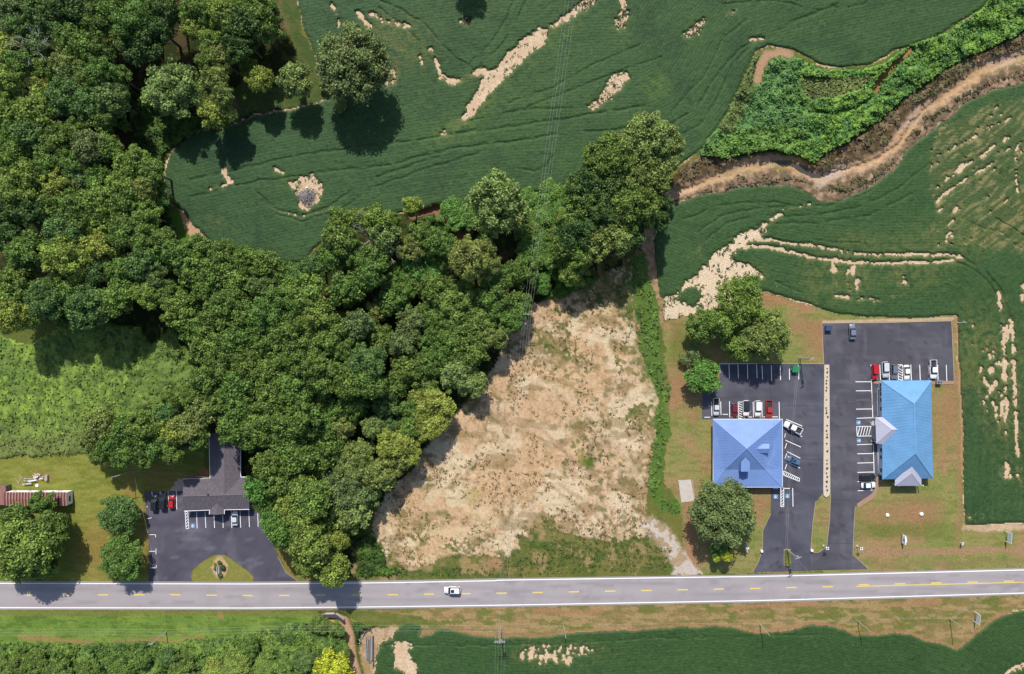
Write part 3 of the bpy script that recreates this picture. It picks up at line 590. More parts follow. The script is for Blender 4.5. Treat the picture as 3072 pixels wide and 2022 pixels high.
def tint_s(col, X, Y, f, n1, n2):
    blend(col, sm(n1, .5, .64), (62, 98, 48), .6); blend(col, sm(X, 1400, 2300)*.6, (54, 86, 40)); blend(col, f.blob(1700, 1962, 150, 46, .6)*sm(n2, .4, .55), (92, 108, 56), .6)
G_S = D((868,1440),(1200,1478),(1640,1450),(1760,1468),(1900,1446),(2000,1474),(2100,1470),(2225,1512),(2340,1420),(2740,1380))
crop_field('crop_field', 'green bean crop strip south of the road with its scalloped edge', S_FIELD, (1090, 1770, 3545, 2460), G_S, dens_s, tint_s, [(D((900,1500),(1200,1500),(1500,1485),(1900,1475)), 1.6)])

# ---------------------------------------------------------------- leafy brush masses
def brush(name, label, cat, P, box, h0, amp, lump, cols, leaves, holes=None, step=4.2, leafcol=None, hf=None):
    xs = np.arange(box[0], box[2], step); ys = np.arange(box[1], box[3], step); X, Y = np.meshgrid(xs, ys)
    f = F(X, Y, .7)
    k = np.zeros(X.shape, bool)
    for p in (P if isinstance(P[0][0], (list, tuple)) else [P]): k |= f.poly(p)
    if holes is not None: k &= ~holes(X, Y, f)
    keep = k[:-1, :-1] & k[1:, 1:] & k[:-1, 1:] & k[1:, :-1]
    cnt = np.zeros(X.shape, int); cnt[:-1, :-1] += keep; cnt[1:, 1:] += keep; cnt[:-1, 1:] += keep; cnt[1:, :-1] += keep
    b = fbm(X, Y, lump, 5, 3); fine = fbm(X, Y, 11, 2, 2)
    amp_m = hf(X, Y, f) if hf is not None else 1.0
    z = h0+amp_m*(amp*sm(b, .3, .75)+.35*amp*fine)
    z = np.where(cnt < 4, .1, z)
    col = np.zeros(X.shape+(3,), np.float32); col[:] = C3(*cols[0])
    n1 = fbm(X, Y, 90, 6); n2 = fbm(X, Y, 24, 1); n3 = fbm(X, Y, 13, 3, 3)
    blend(col, sm(n1, .45, .6), cols[1]); blend(col, sm(n2, .5, .62), cols[2], .75)
    blend(col, sm(n3, .58, .72), tuple(v*.72 for v in cols[2]), .6); blend(col, 1-sm(n3, .30, .42), tuple(min(v*1.18, 250) for v in cols[1]), .6)
    if leafcol: leafcol(col, X, Y, f, n1, n2)
    root = grid_object(name, X, Y, keep, z, col, M['brush'])
    tag(root, label, cat, kind='stuff')
    # leaf tufts standing out of the mass, in the same mesh family
    cy, cx = np.nonzero(keep); n = int(len(cx)*(step/10.0)**2*leaves)
    sel = rng.randint(0, len(cx), n); ux = rng.rand(n); uy = rng.rand(n)
    qx = X[0, cx[sel]]+ux*step; qy = Y[cy[sel], 0]+uy*step; qz = z[cy[sel], cx[sel]]+rng.rand(n)*.35
    cc = col[cy[sel], cx[sel]]*(.8+.5*rng.rand(n, 1)).astype(np.float32)
    leafquads(name+'_leaves', qx, qy, qz, .22+.30*rng.rand(n), cc, root)
    return root
def leafquads(name, qx, qy, qz, size, cc, parent):
    n = len(qx); s = 0.1*(CH-qz)/CH
    c = np.stack([(qx-1536)*s, (1011-qy)*s, qz], 1)
    nrm = rng.normal(size=(n, 3)); nrm[:, 2] = np.abs(nrm[:, 2])+.6; nrm /= np.linalg.norm(nrm, axis=1)[:, None]
    a = np.cross(nrm, rng.normal(size=(n, 3))); a /= np.linalg.norm(a, axis=1)[:, None]; b = np.cross(nrm, a)
    sz = size[:, None]
    co = np.stack([c-a*sz, c-b*sz*.7, c+a*sz, c+b*sz*.7], 1).reshape(-1, 3).astype(np.float32)
    me = bpy.data.meshes.new(name)
    me.vertices.add(n*4); me.vertices.foreach_set('co', co.ravel())
    me.loops.add(n*4); me.loops.foreach_set('vertex_index', np.arange(n*4, dtype=np.int32))
    me.polygons.add(n); me.polygons.foreach_set('loop_start', np.arange(0, n*4, 4, dtype=np.int32)); me.polygons.foreach_set('loop_total', np.full(n, 4, np.int32))
    me.materials.append(M['brush']); me.update(calc_edges=True)
    ca = me.color_attributes.new('Col', 'FLOAT_COLOR', 'POINT')
    v = np.ones((n*4, 4), np.float32); v[:, :3] = np.repeat(cc, 4, 0); ca.data.foreach_set('color', v.ravel())
    o = bpy.data.objects.new('leaves', me); COL.objects.link(o); o.parent = parent; o['kind'] = 'stuff'
    return o

def ne_holes(X, Y, f):
    return (dline(X+(f.wx-X)*.6, Y+(f.wy-Y)*.6, CLEFT[:4], 40) < 6) | (f.stroke(D((1760,188),(1764,155),(1785,125),(1812,120),(1835,126)), 13, .6) > .5)
brush('weed_thicket', 'bright green broad-leaved weeds between the creek and the upper crop', 'thicket', NE_SHRUB, (2100, -330, 3420, 520), .9, 1.5, 34, ((112,152,72),(130,170,72),(98,148,80)), 9, ne_holes, hf=lambda X, Y, f: (1-.8*f.poly(OLIVE))*(.1+.9*sm(dline(X+(f.wx-X)*.8, Y+(f.wy-Y)*.8, CLEFT, 40), 1, 13)),
      leafcol=lambda col, X, Y, f, n1, n2: (blend(col, f.poly(OLIVE), (134,144,84), .9), blend(col, (1-sm(X, 2350, 2450))*(1-f.poly(OLIVE)), (104,148,86), .7), blend(col, f.poly(D((1640,360),(1700,300),(1850,290),(1900,380))), (130,168,70), .6), blend(col, f.stroke(D((1690,290),(1740,190),(1760,150)), 22, 1), (130,132,72), .6)))
brush('meadow_weeds', 'tall sunlit yellow-green weeds in the clearing left of the house', 'weeds', MEADOW, (-330, 940, 660, 1400), .3, 1.15, 34, ((124,150,68),(142,168,70),(102,132,62)), 1.6,
      leafcol=lambda col, X, Y, f, n1, n2: (blend(col, sm(X, 330, 480), (112,138,66), .8), blend(col, sm(Y, 1240, 1360)*(1-sm(X, 200, 300)), (134,142,80), .7)), hf=lambda X, Y, f: .35+.9*sm(X, 250, 480))
brush('weed_strip', 'narrow strip of tall bright weeds between dry field and lawn', 'weeds', STRIP, (1880, 700, 2080, 1570), .06, .28, 16, ((104,136,62),(114,142,62),(92,122,56)), 4, holes=lambda X, Y, f: fbm(X, Y, 14, 2, 2) > .60)
brush('roadside_brush', 'tangled green brush and saplings along the bottom left edge', 'brush', SW_BRUSH, (-330, 1840, 1090, 2330), .3, 1.6, 40, ((106,136,62),(122,150,66),(90,122,62)), 7,
      hf=lambda X, Y, f: .3+1.0*sm(Y, 1900, 1985), holes=lambda X, Y, f: dline(X, Y, DITCH, 60) < 14)
brush('creek_brush', 'dull brown-green scrub along both banks of the creek', 'scrub', [BANK_N, D((1565,460),(1640,432),(1700,414),(1780,396),(1850,404),(1890,424),(1800,428),(1700,438),(1620,455),(1565,475)), D((1900,432),(1960,420),(2020,396),(2080,360),(2110,310),(2150,268),(2220,224),(2280,188),(2340,168),(2420,150),(2420,172),(2300,200),(2240,232),(2170,290),(2110,338),(2080,384),(2030,424),(1960,455))], (2000, -20, 3420, 620), .2, .6, 22, ((120,112,76),(146,120,96),(100,104,64)), 4, lambda X, Y, f: (f.stroke(CREEK, 15, .6, .2) > .5) | ((fbm(X, Y, 22, 2, 2) > .56) & (Y > 300+.0*X) & (dline(X, Y, CREEK, 90) < 44)))
brush('ditch_brush', 'leafy shrubs lining the ditch and the gully below the field', 'shrubs', [T(1,2,(660,1200),(860,1220),(1000,1225),(900,1240),(760,1250),(720,1290),(700,1400),(740,1560),(760,1700),(700,1700),(680,1450),(660,1300)), D((960,485),(1100,470),(1230,452),(1330,430),(1330,480),(1200,478),(1080,540),(1000,560)), D((1240,490),(1330,480),(1330,640),(1290,660),(1230,600)), D((1290,660),(1330,640),(1400,640),(1380,655),(1320,690),(1260,700))], (1020, 560, 1850, 2300), .5, 1.6, 30, ((78,112,44),(88,126,44),(66,98,44)), 7,
      holes=lambda X, Y, f: (dline(X, Y, CREEK_W, 60) < 13) | (dline(X, Y, DITCH, 60) < 13))
brush('undergrowth', 'low green undergrowth on the woodland floor and field edges', 'undergrowth', [D((290,200),(480,280),(540,292),(450,312),(410,335),(382,360),(378,450),(398,500),(412,556),(400,560),(376,500),(330,420),(300,320)), D((830,1340),(830,1260),(870,1230),(900,1310),(950,1335)), D((470,560),(600,600),(720,612),(760,640),(600,650),(480,600))], (360, 240, 1260, 1760), .2, .9, 22, ((70,96,40),(88,120,48),(60,84,40)), 5)

# weeds standing on the dry field, as small tufts of blades and leaves
def tufts(label, P, n, cols, dens, r=4.5, size=(.10, .26)):
    xs = [p[0] for p in P]; ys = [p[1] for p in P]
    x = rng.uniform(min(xs), max(xs), n*4); y = rng.uniform(min(ys), max(ys), n*4)
    ok = inpoly(x, y, P) & (rng.rand(len(x)) < dens(x, y)); x = x[ok][:n]; y = y[ok][:n]; k = 7
    X = np.repeat(x, k)+rng.normal(size=len(x)*k)*r*.5; Y = np.repeat(y, k)+rng.normal(size=len(x)*k)*r*.5
    c = np.array([C3(*q) for q in cols], np.float32)[np.repeat(rng.randint(0, len(cols), len(x)), k)]*(.7+.6*rng.rand(len(X), 1)).astype(np.float32)
    root = leafquads('weed_tufts', X, Y, .05+rng.rand(len(X))*.4, rng.uniform(size[0], size[1], len(X)), c, None)
    root.name = 'weed_tufts'; tag(root, label, 'weeds', kind='stuff'); return root
tufts('brown and green weed tufts dotted over the dry field', TAN, 1900, [(130,112,74),(122,108,70),(100,112,58),(146,124,84),(206,178,132)], lambda x, y: np.clip(.04+1.4*sm(fbm(x, y, 50, 3), .46, .66)+.5*(1-sm(y, 800, 1050)), 0, 1))
tufts('green weeds mixed with dry stalks between dry field and road', D((860,1250),(960,1335),(1200,1300),(1300,1250),(1560,1270),(1560,1325),(1300,1335),(820,1340)), 500, [(84,108,48),(104,124,56),(150,138,84)], lambda x, y: .3+.6*fbm(x, y, 40, 2))
tufts('scattered surviving bean plants on the sandy washout', FAN, 230, [(56,84,42),(70,96,48)], lambda x, y: sm(fbm(x, y, 40, 6), .42, .6), 7, (.12, .30))
st_ = [tufts('small surviving bean plants on the bare streaks of the upper field', P_, 34, [(60,88,46),(84,98,54)], lambda x, y: .8+0*x, 6, (.10, .26)) for P_ in UP_SOIL]
for o_ in st_[1:]:
    o_.parent = st_[0]; o_.name = 'plants'
    for k_ in ('label', 'category'): del o_[k_]
# ---------------------------------------------------------------- trees
TCOL = {'d': (0.090, 0.158, 0.042), 'm': (0.148, 0.238, 0.050), 'b': (0.132, 0.222, 0.062), 'y': (0.285, 0.355, 0.070), 'o': (0.230, 0.285, 0.075),
        'g': (0.140, 0.275, 0.055), 'v': (0.430, 0.520, 0.045), 's': (0.245, 0.325, 0.095), 'k': (0.165, 0.228, 0.076), 'l': (0.205, 0.300, 0.062)}
CNAME = {'d': 'dark green', 'm': 'mid-green', 'b': 'blue-green', 'y': 'yellow-green', 'o': 'olive', 'g': 'bright green', 'v': 'vivid lime-yellow', 's': 'pale sage', 'k': 'grey-green', 'l': 'light green'}
LM = {k: leaf_mat('leaves_'+CNAME[k].replace(' ', '_').replace('-', '_'), c) for k, c in TCOL.items()}
def crown_mesh(seed, nl, nleaf, ls, droop=0.0, tight=1.0):
    r = np.random.RandomState(seed); L = []
    tries = 0
    while len(L) < nl and tries < 4000:
        tries += 1
        d = r.normal(size=3); d /= np.linalg.norm(d)
        if d[2] < -.25: continue
        rr = r.uniform(.17, .36)*tight; p = d*np.array([1, 1, .8])*r.uniform(.35, 1.0)**.5*(1-rr)*r.uniform(.88, 1.18)
        if all(np.linalg.norm(p-q[0]) > .55*(rr+q[1])*.92 for q in L): L.append((p, rr, r.rand()))
    L.append((np.array([0, 0, .0]), .55, .4))
    area = np.array([q[1]**2 for q in L]); cnts = (nleaf*area/area.sum()).astype(int)
    P = []; N = []; Tn = []; Sz = []
    for (p, rr, tt), c in zip(L, cnts):
        d = r.normal(size=(c, 3)); d[:, 2] += .35; d /= np.linalg.norm(d, axis=1)[:, None]
        # smaller bumps on every lobe
        bump = 1+.16*np.sin(d[:, 0]*9+tt*20)*np.sin(d[:, 1]*9+tt*7)*np.sin(d[:, 2]*8+1)
        q = p+d*rr*(r.uniform(.62, 1.14, (c, 1)))*bump[:, None]
        ok = np.ones(c, bool)
        for (p2, r2, _) in L:
            if p2 is p: continue
            ok &= np.linalg.norm(q-p2, axis=1) > r2*.66
        ok &= q[:, 2] > -.42
        q = q[ok]; d = d[ok]; k = len(q)
        n = d*1.0+r.normal(size=(k, 3))*.75; n /= np.linalg.norm(n, axis=1)[:, None]
        P.append(q); N.append(n); Tn.append(np.clip(.5+(tt-.5)*.5+r.normal(size=k)*.26, 0, 1)); Sz.append(ls*r.uniform(.6, 1.3, k))
    P = np.concatenate(P); N = np.concatenate(N); Tn = np.concatenate(Tn); Sz = np.concatenate(Sz)[:, None]
    n = len(P)
    a = np.cross(N, r.normal(size=(n, 3))); a /= np.linalg.norm(a, axis=1)[:, None]; b = np.cross(N, a)
    lift = N*Sz*.35
    co = np.stack([P-a*Sz, P-b*Sz*.75+lift*r.uniform(-1, 1, (n, 1)), P+a*Sz, P+b*Sz*.75], 1).reshape(-1, 3)
    vt = np.repeat(Tn, 4); fa = [np.arange(n*4).reshape(n, 4)]
    # inner solid masses so that the crown is not see-through everywhere
    ico_v, ico_f = ICO
    base = n*4; tri = []
    for (p, rr, tt) in L:
        jit = 1+.12*np.sin(ico_v[:, :1]*7+tt*30)
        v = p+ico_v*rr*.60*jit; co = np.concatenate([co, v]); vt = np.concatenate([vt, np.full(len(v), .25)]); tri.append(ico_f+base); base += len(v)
    tri = np.concatenate(tri)
    me = bpy.data.meshes.new('crown'); me.vertices.add(len(co)); me.vertices.foreach_set('co', co.astype(np.float32).ravel())
    nq = n; ntr = len(tri)
    me.loops.add(nq*4+ntr*3); me.loops.foreach_set('vertex_index', np.concatenate([np.arange(nq*4), tri.ravel()]).astype(np.int32))
    me.polygons.add(nq+ntr)
    me.polygons.foreach_set('loop_start', np.concatenate([np.arange(0, nq*4, 4), nq*4+np.arange(0, ntr*3, 3)]).astype(np.int32))
    me.polygons.foreach_set('loop_total', np.concatenate([np.full(nq, 4), np.full(ntr, 3)]).astype(np.int32))
    me.update(calc_edges=True)
    ta = me.attributes.new('tint', 'FLOAT', 'POINT'); ta.data.foreach_set('value', vt.astype(np.float32))
    me.materials.append(LM['m'])
    return me
import bmesh
_b = bmesh.new(); bmesh.ops.create_icosphere(_b, subdivisions=2, radius=1.0)
ICO = (np.array([v.co[:] for v in _b.verts]), np.array([[v.index for v in f.verts] for f in _b.faces])); _b.free()
def trunk_mesh(seed):
    r = random.Random(seed); b = MB()
    b.tube((0, 0, -.02), (0, 0, .35), .05, .035, 8); b.tube((0, 0, .35), (.02, .01, .8), .035, .012, 8)
    for i in range(5):
        a = r.uniform(0, 6.28); z0 = r.uniform(.3, .55)
        b.tube((0, 0, z0), (math.cos(a)*.22, math.sin(a)*.22, z0+r.uniform(.15, .3)), .018, .006, 6)
    return b.mesh('trunk', M['bark'])
CR = {'n': [crown_mesh(100+i, 26, 5600, .051) for i in range(5)], 'L': [crown_mesh(200+i, 52, 10500, .036, tight=.76) for i in range(3)],
      'f': [crown_mesh(300+i, 16, 3600, .060, tight=1.0) for i in range(3)], 't': [crown_mesh(400+i, 14, 1500, .050, tight=.75) for i in range(2)],
      'D': [crown_mesh(500, 60, 12000, .032, tight=.70)]}
TRK = [trunk_mesh(i) for i in range(4)]
trees = []
def tree(px, py, r, c, zone, v=None, h=None, label=None, name=None, squash=1.0, group=None):
    rm = r*0.1
    v = v or ('L' if rm > 6.0 else ('f' if rm < 3.0 else 'n'))
    edge = (px > 1130 and 800 < py < 1700 and px < 1900) or (1180 < py < 1700 and px > 950 and px < 1900)
    h = h or (min(7.5+rm*.9, 12)+random.uniform(-1, 1) if edge else (min(9.0+rm*1.6, 20) if rm > 3.4 else 4+rm*2.2)+random.uniform(-1.2, 1.2))
    rz = min(h*.46, rm*1.05)
    zc = h-rz*.95
    P = W(px, py, zc*1.02); rot = random.uniform(0, 6.28)
    root = empty(name or ('shrub' if rm < 1.6 else 'tree'), (P.x, P.y, 0), rot)
    cr = bpy.data.objects.new('crown', random.choice(CR[v])); COL.objects.link(cr); cr.parent = root
    cr.location = (0, 0, zc); cr.scale = (rm*1.04, rm*1.04*squash, rz)
    cr.material_slots[0].link = 'OBJECT'; cr.material_slots[0].material = LM[c]
    tk = bpy.data.objects.new('trunk', random.choice(TRK)); COL.objects.link(tk); tk.parent = root; q_ = min(h*.75, rm*2.0); tk.scale = (q_, q_, h*.9)
    size = 'small' if rm < 3.2 else ('mid-sized' if rm < 5 else 'large')
    trees.append(dict(o=root, px=px, py=py, c=c, size=size, zone=zone, label=label, rm=rm, group=group))
    return root
def trees_T(c, r, lst, zone, sc=1.06, **k):
    for t in lst:
        (px, py), = T(c, r, t[:2]); tree(px, py, t[2]/2.3255*sc, t[3], zone(px, py) if callable(zone) else zone, **k)

def zw(px, py):
    if px > 440 and py < 330: return 'the wood top edge beside the crop'
    if px > 330: return 'the wood right edge by the crop'
    if py < 230: return 'the top left corner woods'
    if py < 450: return 'the woods left of the sage tree'
    if py < 700: return 'the woods level with the brush pile'
    return 'the woods just above the weed clearing'
trees_T(0, 0, [(80,60,100,'k'),(270,60,115,'b'),(420,40,105,'d'),(560,60,125,'d'),(780,60,165,'m'),(700,150,110,'m'),(950,150,150,'m'),(1110,200,110,'d'),(1000,320,130,'d'),(880,260,110,'m'),(1150,60,120,'d'),
    (120,190,95,'b'),(270,170,100,'b'),(410,200,85,'b'),(50,330,115,'y'),(270,330,95,'k'),(500,260,115,'m'),(620,340,115,'m'),(720,390,90,'d'),(440,430,85,'o'),(300,490,85,'m'),(130,450,95,'m'),(150,320,80,'k'),
    (70,560,110,'l'),(480,560,95,'b'),(600,500,80,'m'),(700,510,100,'m'),(840,540,75,'m'),(300,610,90,'y'),(260,770,130,'l'),(450,690,115,'b'),(620,720,115,'b'),(790,700,125,'b'),(50,790,115,'l'),(720,830,100,'m'),(870,880,42,'g'),
    (210,950,115,'b'),(80,920,100,'m'),(420,970,115,'m'),(550,930,95,'m'),(630,1030,115,'k'),(760,1040,95,'m'),(60,1080,135,'l'),(350,1100,95,'m'),(520,1150,95,'m'),(930,1130,110,'l'),(1050,1190,85,'l'),(170,1290,165,'l'),
    (420,1290,100,'y'),(560,1230,95,'k'),(690,1250,105,'m'),(870,1290,115,'l'),(1010,1290,90,'o'),(300,1190,90,'m'),(80,1450,115,'d'),(230,1470,115,'d'),(380,1430,110,'m'),(520,1420,105,'m'),(670,1400,110,'l'),(860,1390,105,'m'),(1000,1390,85,'l'),
    (700,1520,95,'l'),(860,1500,105,'m'),(1020,1500,95,'l'),(1110,1280,60,'g'),(1120,1400,55,'g'),(560,1540,100,'m'),(180,190,60,'b'),(620,620,80,'m'),
    (1400,60,125,'m'),(1560,90,115,'l'),(1700,50,110,'m'),(1340,190,80,'y'),(1470,270,90,'l'),(1570,170,80,'l'),(1690,180,130,'d'),(1640,320,100,'d'),(1730,300,80,'d')], zw)
trees_T(0, 0, [(1540,400,90,'o'),(1500,520,95,'o'),(1550,650,70,'o'),(1440,420,70,'m')], 'the sparse strip between woods and crop', v='n', h=16)
tree(*T(0,0,(1210,620))[0], 84, 's', '', 'L', 16, 'rounded pale sage tree standing apart in the shade right of the woods')
tree(*T(0,0,(1520,780))[0], 55, 'y', '', 'f', 14, 'thin yellow-green tree growing right of the pale sage tree')
tree(*T(1,0,(30,560))[0], 42, 'y', '', 'n', 13, 'small yellow-green tree between woods and round shrubby tree')
tree(*T(0,0,(1730,470))[0], 30, 'y', '', 'f', 8, 'narrow yellow-green sapling directly above the small yellow-green tree')
tree(*T(1,0,(270,560))[0], 52, 's', '', 'n', 14, 'round pale sage tree left of the big lone dark tree')
tree(*T(1,0,(680,450))[0], 108, 'k', '', 'D', 20, 'big lone grey-green tree casting a long shadow on the upper crop')
tree(*T(1,0,(590,735))[0], 22, 'o', '', 'f', 3, 'low olive bush below the big lone grey-green tree')
tree(*T(1,0,(480,580))[0], 20, 'l', '', 'f', 4, 'small light green bush touching the left foot of the lone tree')
tree(1400, -95, 45, 'm', '', 'n', 12, 'tree just beyond the top edge whose shadow falls on the crop')
trees_T(1, 0, [(80,180,110,'m'),(40,60,110,'m'),(60,-20,90,'m')], 'the wood top edge beside the crop')

def zm(px, py):
    if py < 900: return 'woods between crop and weed clearing'
    if py < 1100: return 'the middle wood beside the weed clearing'
    return 'the trees behind the dark-roofed building'
trees_T(0, 1, [(190,200,130,'m'),(130,370,115,'m'),(470,230,150,'y'),(700,170,115,'y'),(430,60,120,'b'),(650,20,80,'y'),(60,60,115,'d'),(870,60,115,'m'),(1010,80,110,'m'),(860,320,115,'m'),(680,330,95,'d'),(1000,280,115,'b'),(1090,380,85,'b'),
    (1150,130,100,'m'),(1240,220,110,'m'),(1400,200,115,'m'),(1560,200,105,'m'),(1690,230,90,'m'),(1340,320,115,'l'),(1480,340,110,'m'),(1640,350,105,'l'),(100,480,120,'l'),(330,520,135,'b'),(470,430,105,'m'),(620,570,155,'b'),(820,500,120,'l'),
    (1040,480,100,'l'),(100,630,115,'y'),(230,640,80,'l'),(440,680,60,'l'),(1240,590,110,'l'),(1180,480,80,'m'),(1350,700,110,'m'),(1300,540,90,'m'),(1440,440,95,'m'),(1650,480,110,'m'),(1550,570,120,'m'),(1490,680,115,'m'),(1690,640,110,'m'),
    (1450,850,120,'m'),(1630,800,120,'m'),(1560,960,135,'m'),(1720,960,105,'m'),(1440,1080,110,'m'),(1640,1130,120,'m'),(1430,1290,100,'o'),(1240,1430,105,'y'),(1150,1330,80,'b'),(1000,1420,110,'m'),(860,1430,105,'m'),(700,1390,105,'o'),
    (620,1500,70,'o'),(780,1520,90,'m'),(960,1530,85,'m'),(1110,1510,85,'m'),(1530,1230,100,'m'),(1660,1250,110,'m'),(1330,1400,100,'o'),(1380,1500,80,'m'),(1640,1420,120,'m'),(1740,1340,105,'l'),(1740,1500,90,'m'),(1180,1210,60,'m'),(1340,1200,80,'m')], zm)
trees_T(0, 2, [(700,40,70,'m'),(860,30,90,'m'),(1010,40,80,'m'),(1190,20,80,'m'),(1060,-30,90,'m')], 'the trees behind the dark-roofed building')

def zg(px, py):
    if py < 840: return 'the top of the middle wood'
    if py < 1000: return 'the middle wood, upper ' + ('left' if px < 1100 else 'right')
    if py < 1180: return 'the middle wood, centre ' + ('left' if px < 1060 else 'right')
    return 'the middle wood, lower ' + ('left' if px < 1000 else 'right')
trees_T(1, 1, [(60,280,105,'m'),(190,330,90,'m'),(290,350,80,'b'),(590,110,130,'m'),(540,230,110,'m'),(410,290,85,'b'),(1150,60,95,'m'),(1090,150,90,'o'),(1240,120,95,'m'),(1330,150,80,'m'),(1170,320,165,'g'),(1500,230,145,'o'),(1620,280,95,'o'),
    (850,220,105,'m'),(800,340,110,'m'),(640,440,125,'m'),(950,370,95,'m'),(330,500,160,'l'),(150,580,145,'m'),(420,640,125,'l'),(960,520,125,'m'),(850,590,85,'o'),(1230,450,110,'m'),(1390,520,150,'l'),(1650,490,115,'m'),(1660,610,105,'m'),
    (590,660,48,'y'),(710,700,105,'k'),(1080,680,105,'k'),(1210,620,100,'m'),(1540,690,130,'m'),(1670,780,85,'o'),(850,790,110,'m'),(1020,830,115,'k'),(1230,790,100,'m'),(1400,770,120,'m'),(1500,860,125,'m'),(1310,900,100,'m'),(560,770,130,'m'),
    (250,760,150,'m'),(60,820,115,'m'),(420,860,120,'m'),(640,890,110,'m'),(780,970,135,'b'),(1070,1000,125,'m'),(1190,960,95,'m'),(1420,1030,140,'s'),(1530,1110,85,'s'),(280,960,150,'m'),(450,1040,135,'m'),(80,1030,125,'m'),(640,1090,125,'m'),
    (790,1110,110,'m'),(960,1120,110,'m'),(1190,1110,95,'m'),(250,1150,130,'m'),(100,1200,130,'m'),(460,1180,115,'m'),(680,1250,115,'m'),(560,1290,100,'m'),(920,1260,105,'b'),(1220,1290,165,'y'),(1080,1290,90,'m'),(1190,1430,85,'y'),(100,1400,145,'m'),
    (300,1360,130,'m'),(460,1400,120,'m'),(610,1400,90,'o'),(820,1410,82,'s'),(950,1400,75,'b'),(980,1530,140,'y'),(220,1520,120,'m'),(480,1530,130,'m'),(1070,1400,80,'l'),(1080,430,90,'m'),(1290,680,90,'m'),(40,440,90,'b'),(30,680,100,'m'),
    (1330,270,70,'m'),(700,230,90,'m'),(1590,160,80,'m'),(1700,380,90,'m')], zg)
trees_T(1, 1, [(900,90,110,'s')], zg, v='t')
def zb(px, py): return 'the wood right of the dark-roofed building' if py < 1560 else 'the southern tip by the road'
trees_T(1, 2, [(980,70,110,'o'),(1080,40,75,'y'),(700,90,140,'o'),(880,180,110,'o'),(620,260,165,'k'),(770,310,105,'k'),(430,50,130,'m'),(260,70,130,'m'),(90,110,110,'m'),(150,210,120,'m'),(330,280,110,'l'),(40,260,105,'g'),(230,360,90,'y'),
    (400,350,130,'l'),(660,450,130,'s'),(250,460,100,'l'),(120,470,95,'g'),(340,520,110,'l'),(440,560,120,'l'),(570,630,85,'y'),(180,570,105,'g'),(400,680,130,'l'),(340,800,85,'l'),(270,620,90,'m'),(520,700,80,'l'),(60,370,90,'m')], zb)
tree(*T(1,2,(540,840))[0], 52, 'y', '', 'n', 15, 'round yellow-green tree at the southern tip of the wood, its shadow on the road')
# creek-side trees
trees_T(1, 0, [(1680,1420,190,'s'),(1760,1500,110,'o')], 'the creek-side clump below the crop')
tree(*T(1,0,(1090,1440))[0], 32, 'y', '', 'n', 9, 'small yellow-green tree leaning over the gully at the crop edge')
trees_T(1, 0, [(850,1540,100,'l'),(590,1545,95,'m'),(720,1530,80,'l'),(960,1530,55,'l')], 'the top of the middle wood')
trees_T(1, 0, [(1380,1490,110,'g'),(1470,1520,80,'g')], 'the gully shrubs beside the bare pit', h=5)
trees_T(2, 0, [(960,960,170,'s'),(1110,1020,95,'s'),(680,1120,170,'m'),(600,1200,120,'m'),(930,1250,170,'o'),(1070,1140,80,'s'),(520,1300,130,'d'),(680,1310,120,'d'),(870,1430,150,'m'),(680,1490,150,'d'),(1000,1400,110,'d'),(500,1430,120,'m'),(1010,1520,90,'d'),(800,1010,90,'s'),
    (820,1180,100,'m'),(380,1530,90,'l')], 'the clump where creek meets wood')
trees_T(2, 0, [(130,1400,85,'g'),(280,1350,95,'g'),(420,1290,55,'l'),(200,1510,100,'g'),(330,1480,80,'g')], 'the gully under the power wires', h=4.5)
trees_T(2, 1, [(80,60,80,'g'),(200,120,90,'g'),(150,30,60,'l'),(280,220,85,'l'),(200,250,70,'g'),(200,410,75,'g'),(100,190,80,'g'),(300,80,70,'l')], 'the light scrub above the dry field', h=5.5)
trees_T(2, 1, [(60,330,110,'m'),(40,560,105,'m'),(440,60,140,'d'),(560,130,120,'o'),(720,80,120,'o'),(430,330,100,'l'),(480,210,100,'l'),(820,60,100,'d'),(350,150,90,'m'),(620,20,100,'d'),(10,680,80,'m')], 'the clump above the dry field')
# trees round the right-hand offices
L = [(T(2,1,(1585,550))[0], 72, 'l', 'L', 14, 'tall light green tree, highest of the clump above the violet-blue roof'),
     (T(2,1,(1640,440))[0], 40, 'l', 'n', 13, 'light green treetop reaching into the sandy washout'),
     (T(2,1,(1330,700))[0], 50, 'm', 'n', 10, 'mid-green tree on the left of the office clump'),
     (T(2,1,(1450,690))[0], 52, 'l', 'n', 12, 'light green tree between the mid-green one and the tallest in the office clump'),
     ((2294,1006), 74, 'o', 'L', 13, 'broad olive yellow tree beside the top row of painted bays'),
     (T(2,1,(1580,830))[0], 50, 'l', 'n', 10, 'light green tree just left of the broad olive yellow tree'),
     (T(2,1,(1265,910))[0], 40, 'k', 't', 5, 'sparse grey-green shrub on the lawn above the lime tree at the lot corner'),
     (T(2,1,(1335,1055))[0], 56, 'g', 'n', 8, 'bright green tree overhanging the left corner of the middle car park')]
for (p, r, c, v, h, lb) in L: tree(p[0], p[1], r, c, '', v, h, lb)
tree(*T(2,2,(1470,440))[0], 97, 'k', '', 'D', 14, 'big dense round tree below the violet-blue roof')
tree(*T(2,2,(1450,690))[0], 30, 'g', '', 'f', 7, 'small bright green tree on the lower side of the big round tree')
tree(*T(2,2,(1500,745))[0], 20, 'v', '', 'f', 7, 'lime-yellow treetop nearest the road below the big round tree')
tree(*T(2,2,(1425,760))[0], 14, 'v', '', 'f', 6, 'smallest lime-yellow sapling left of the lime-yellow treetop')
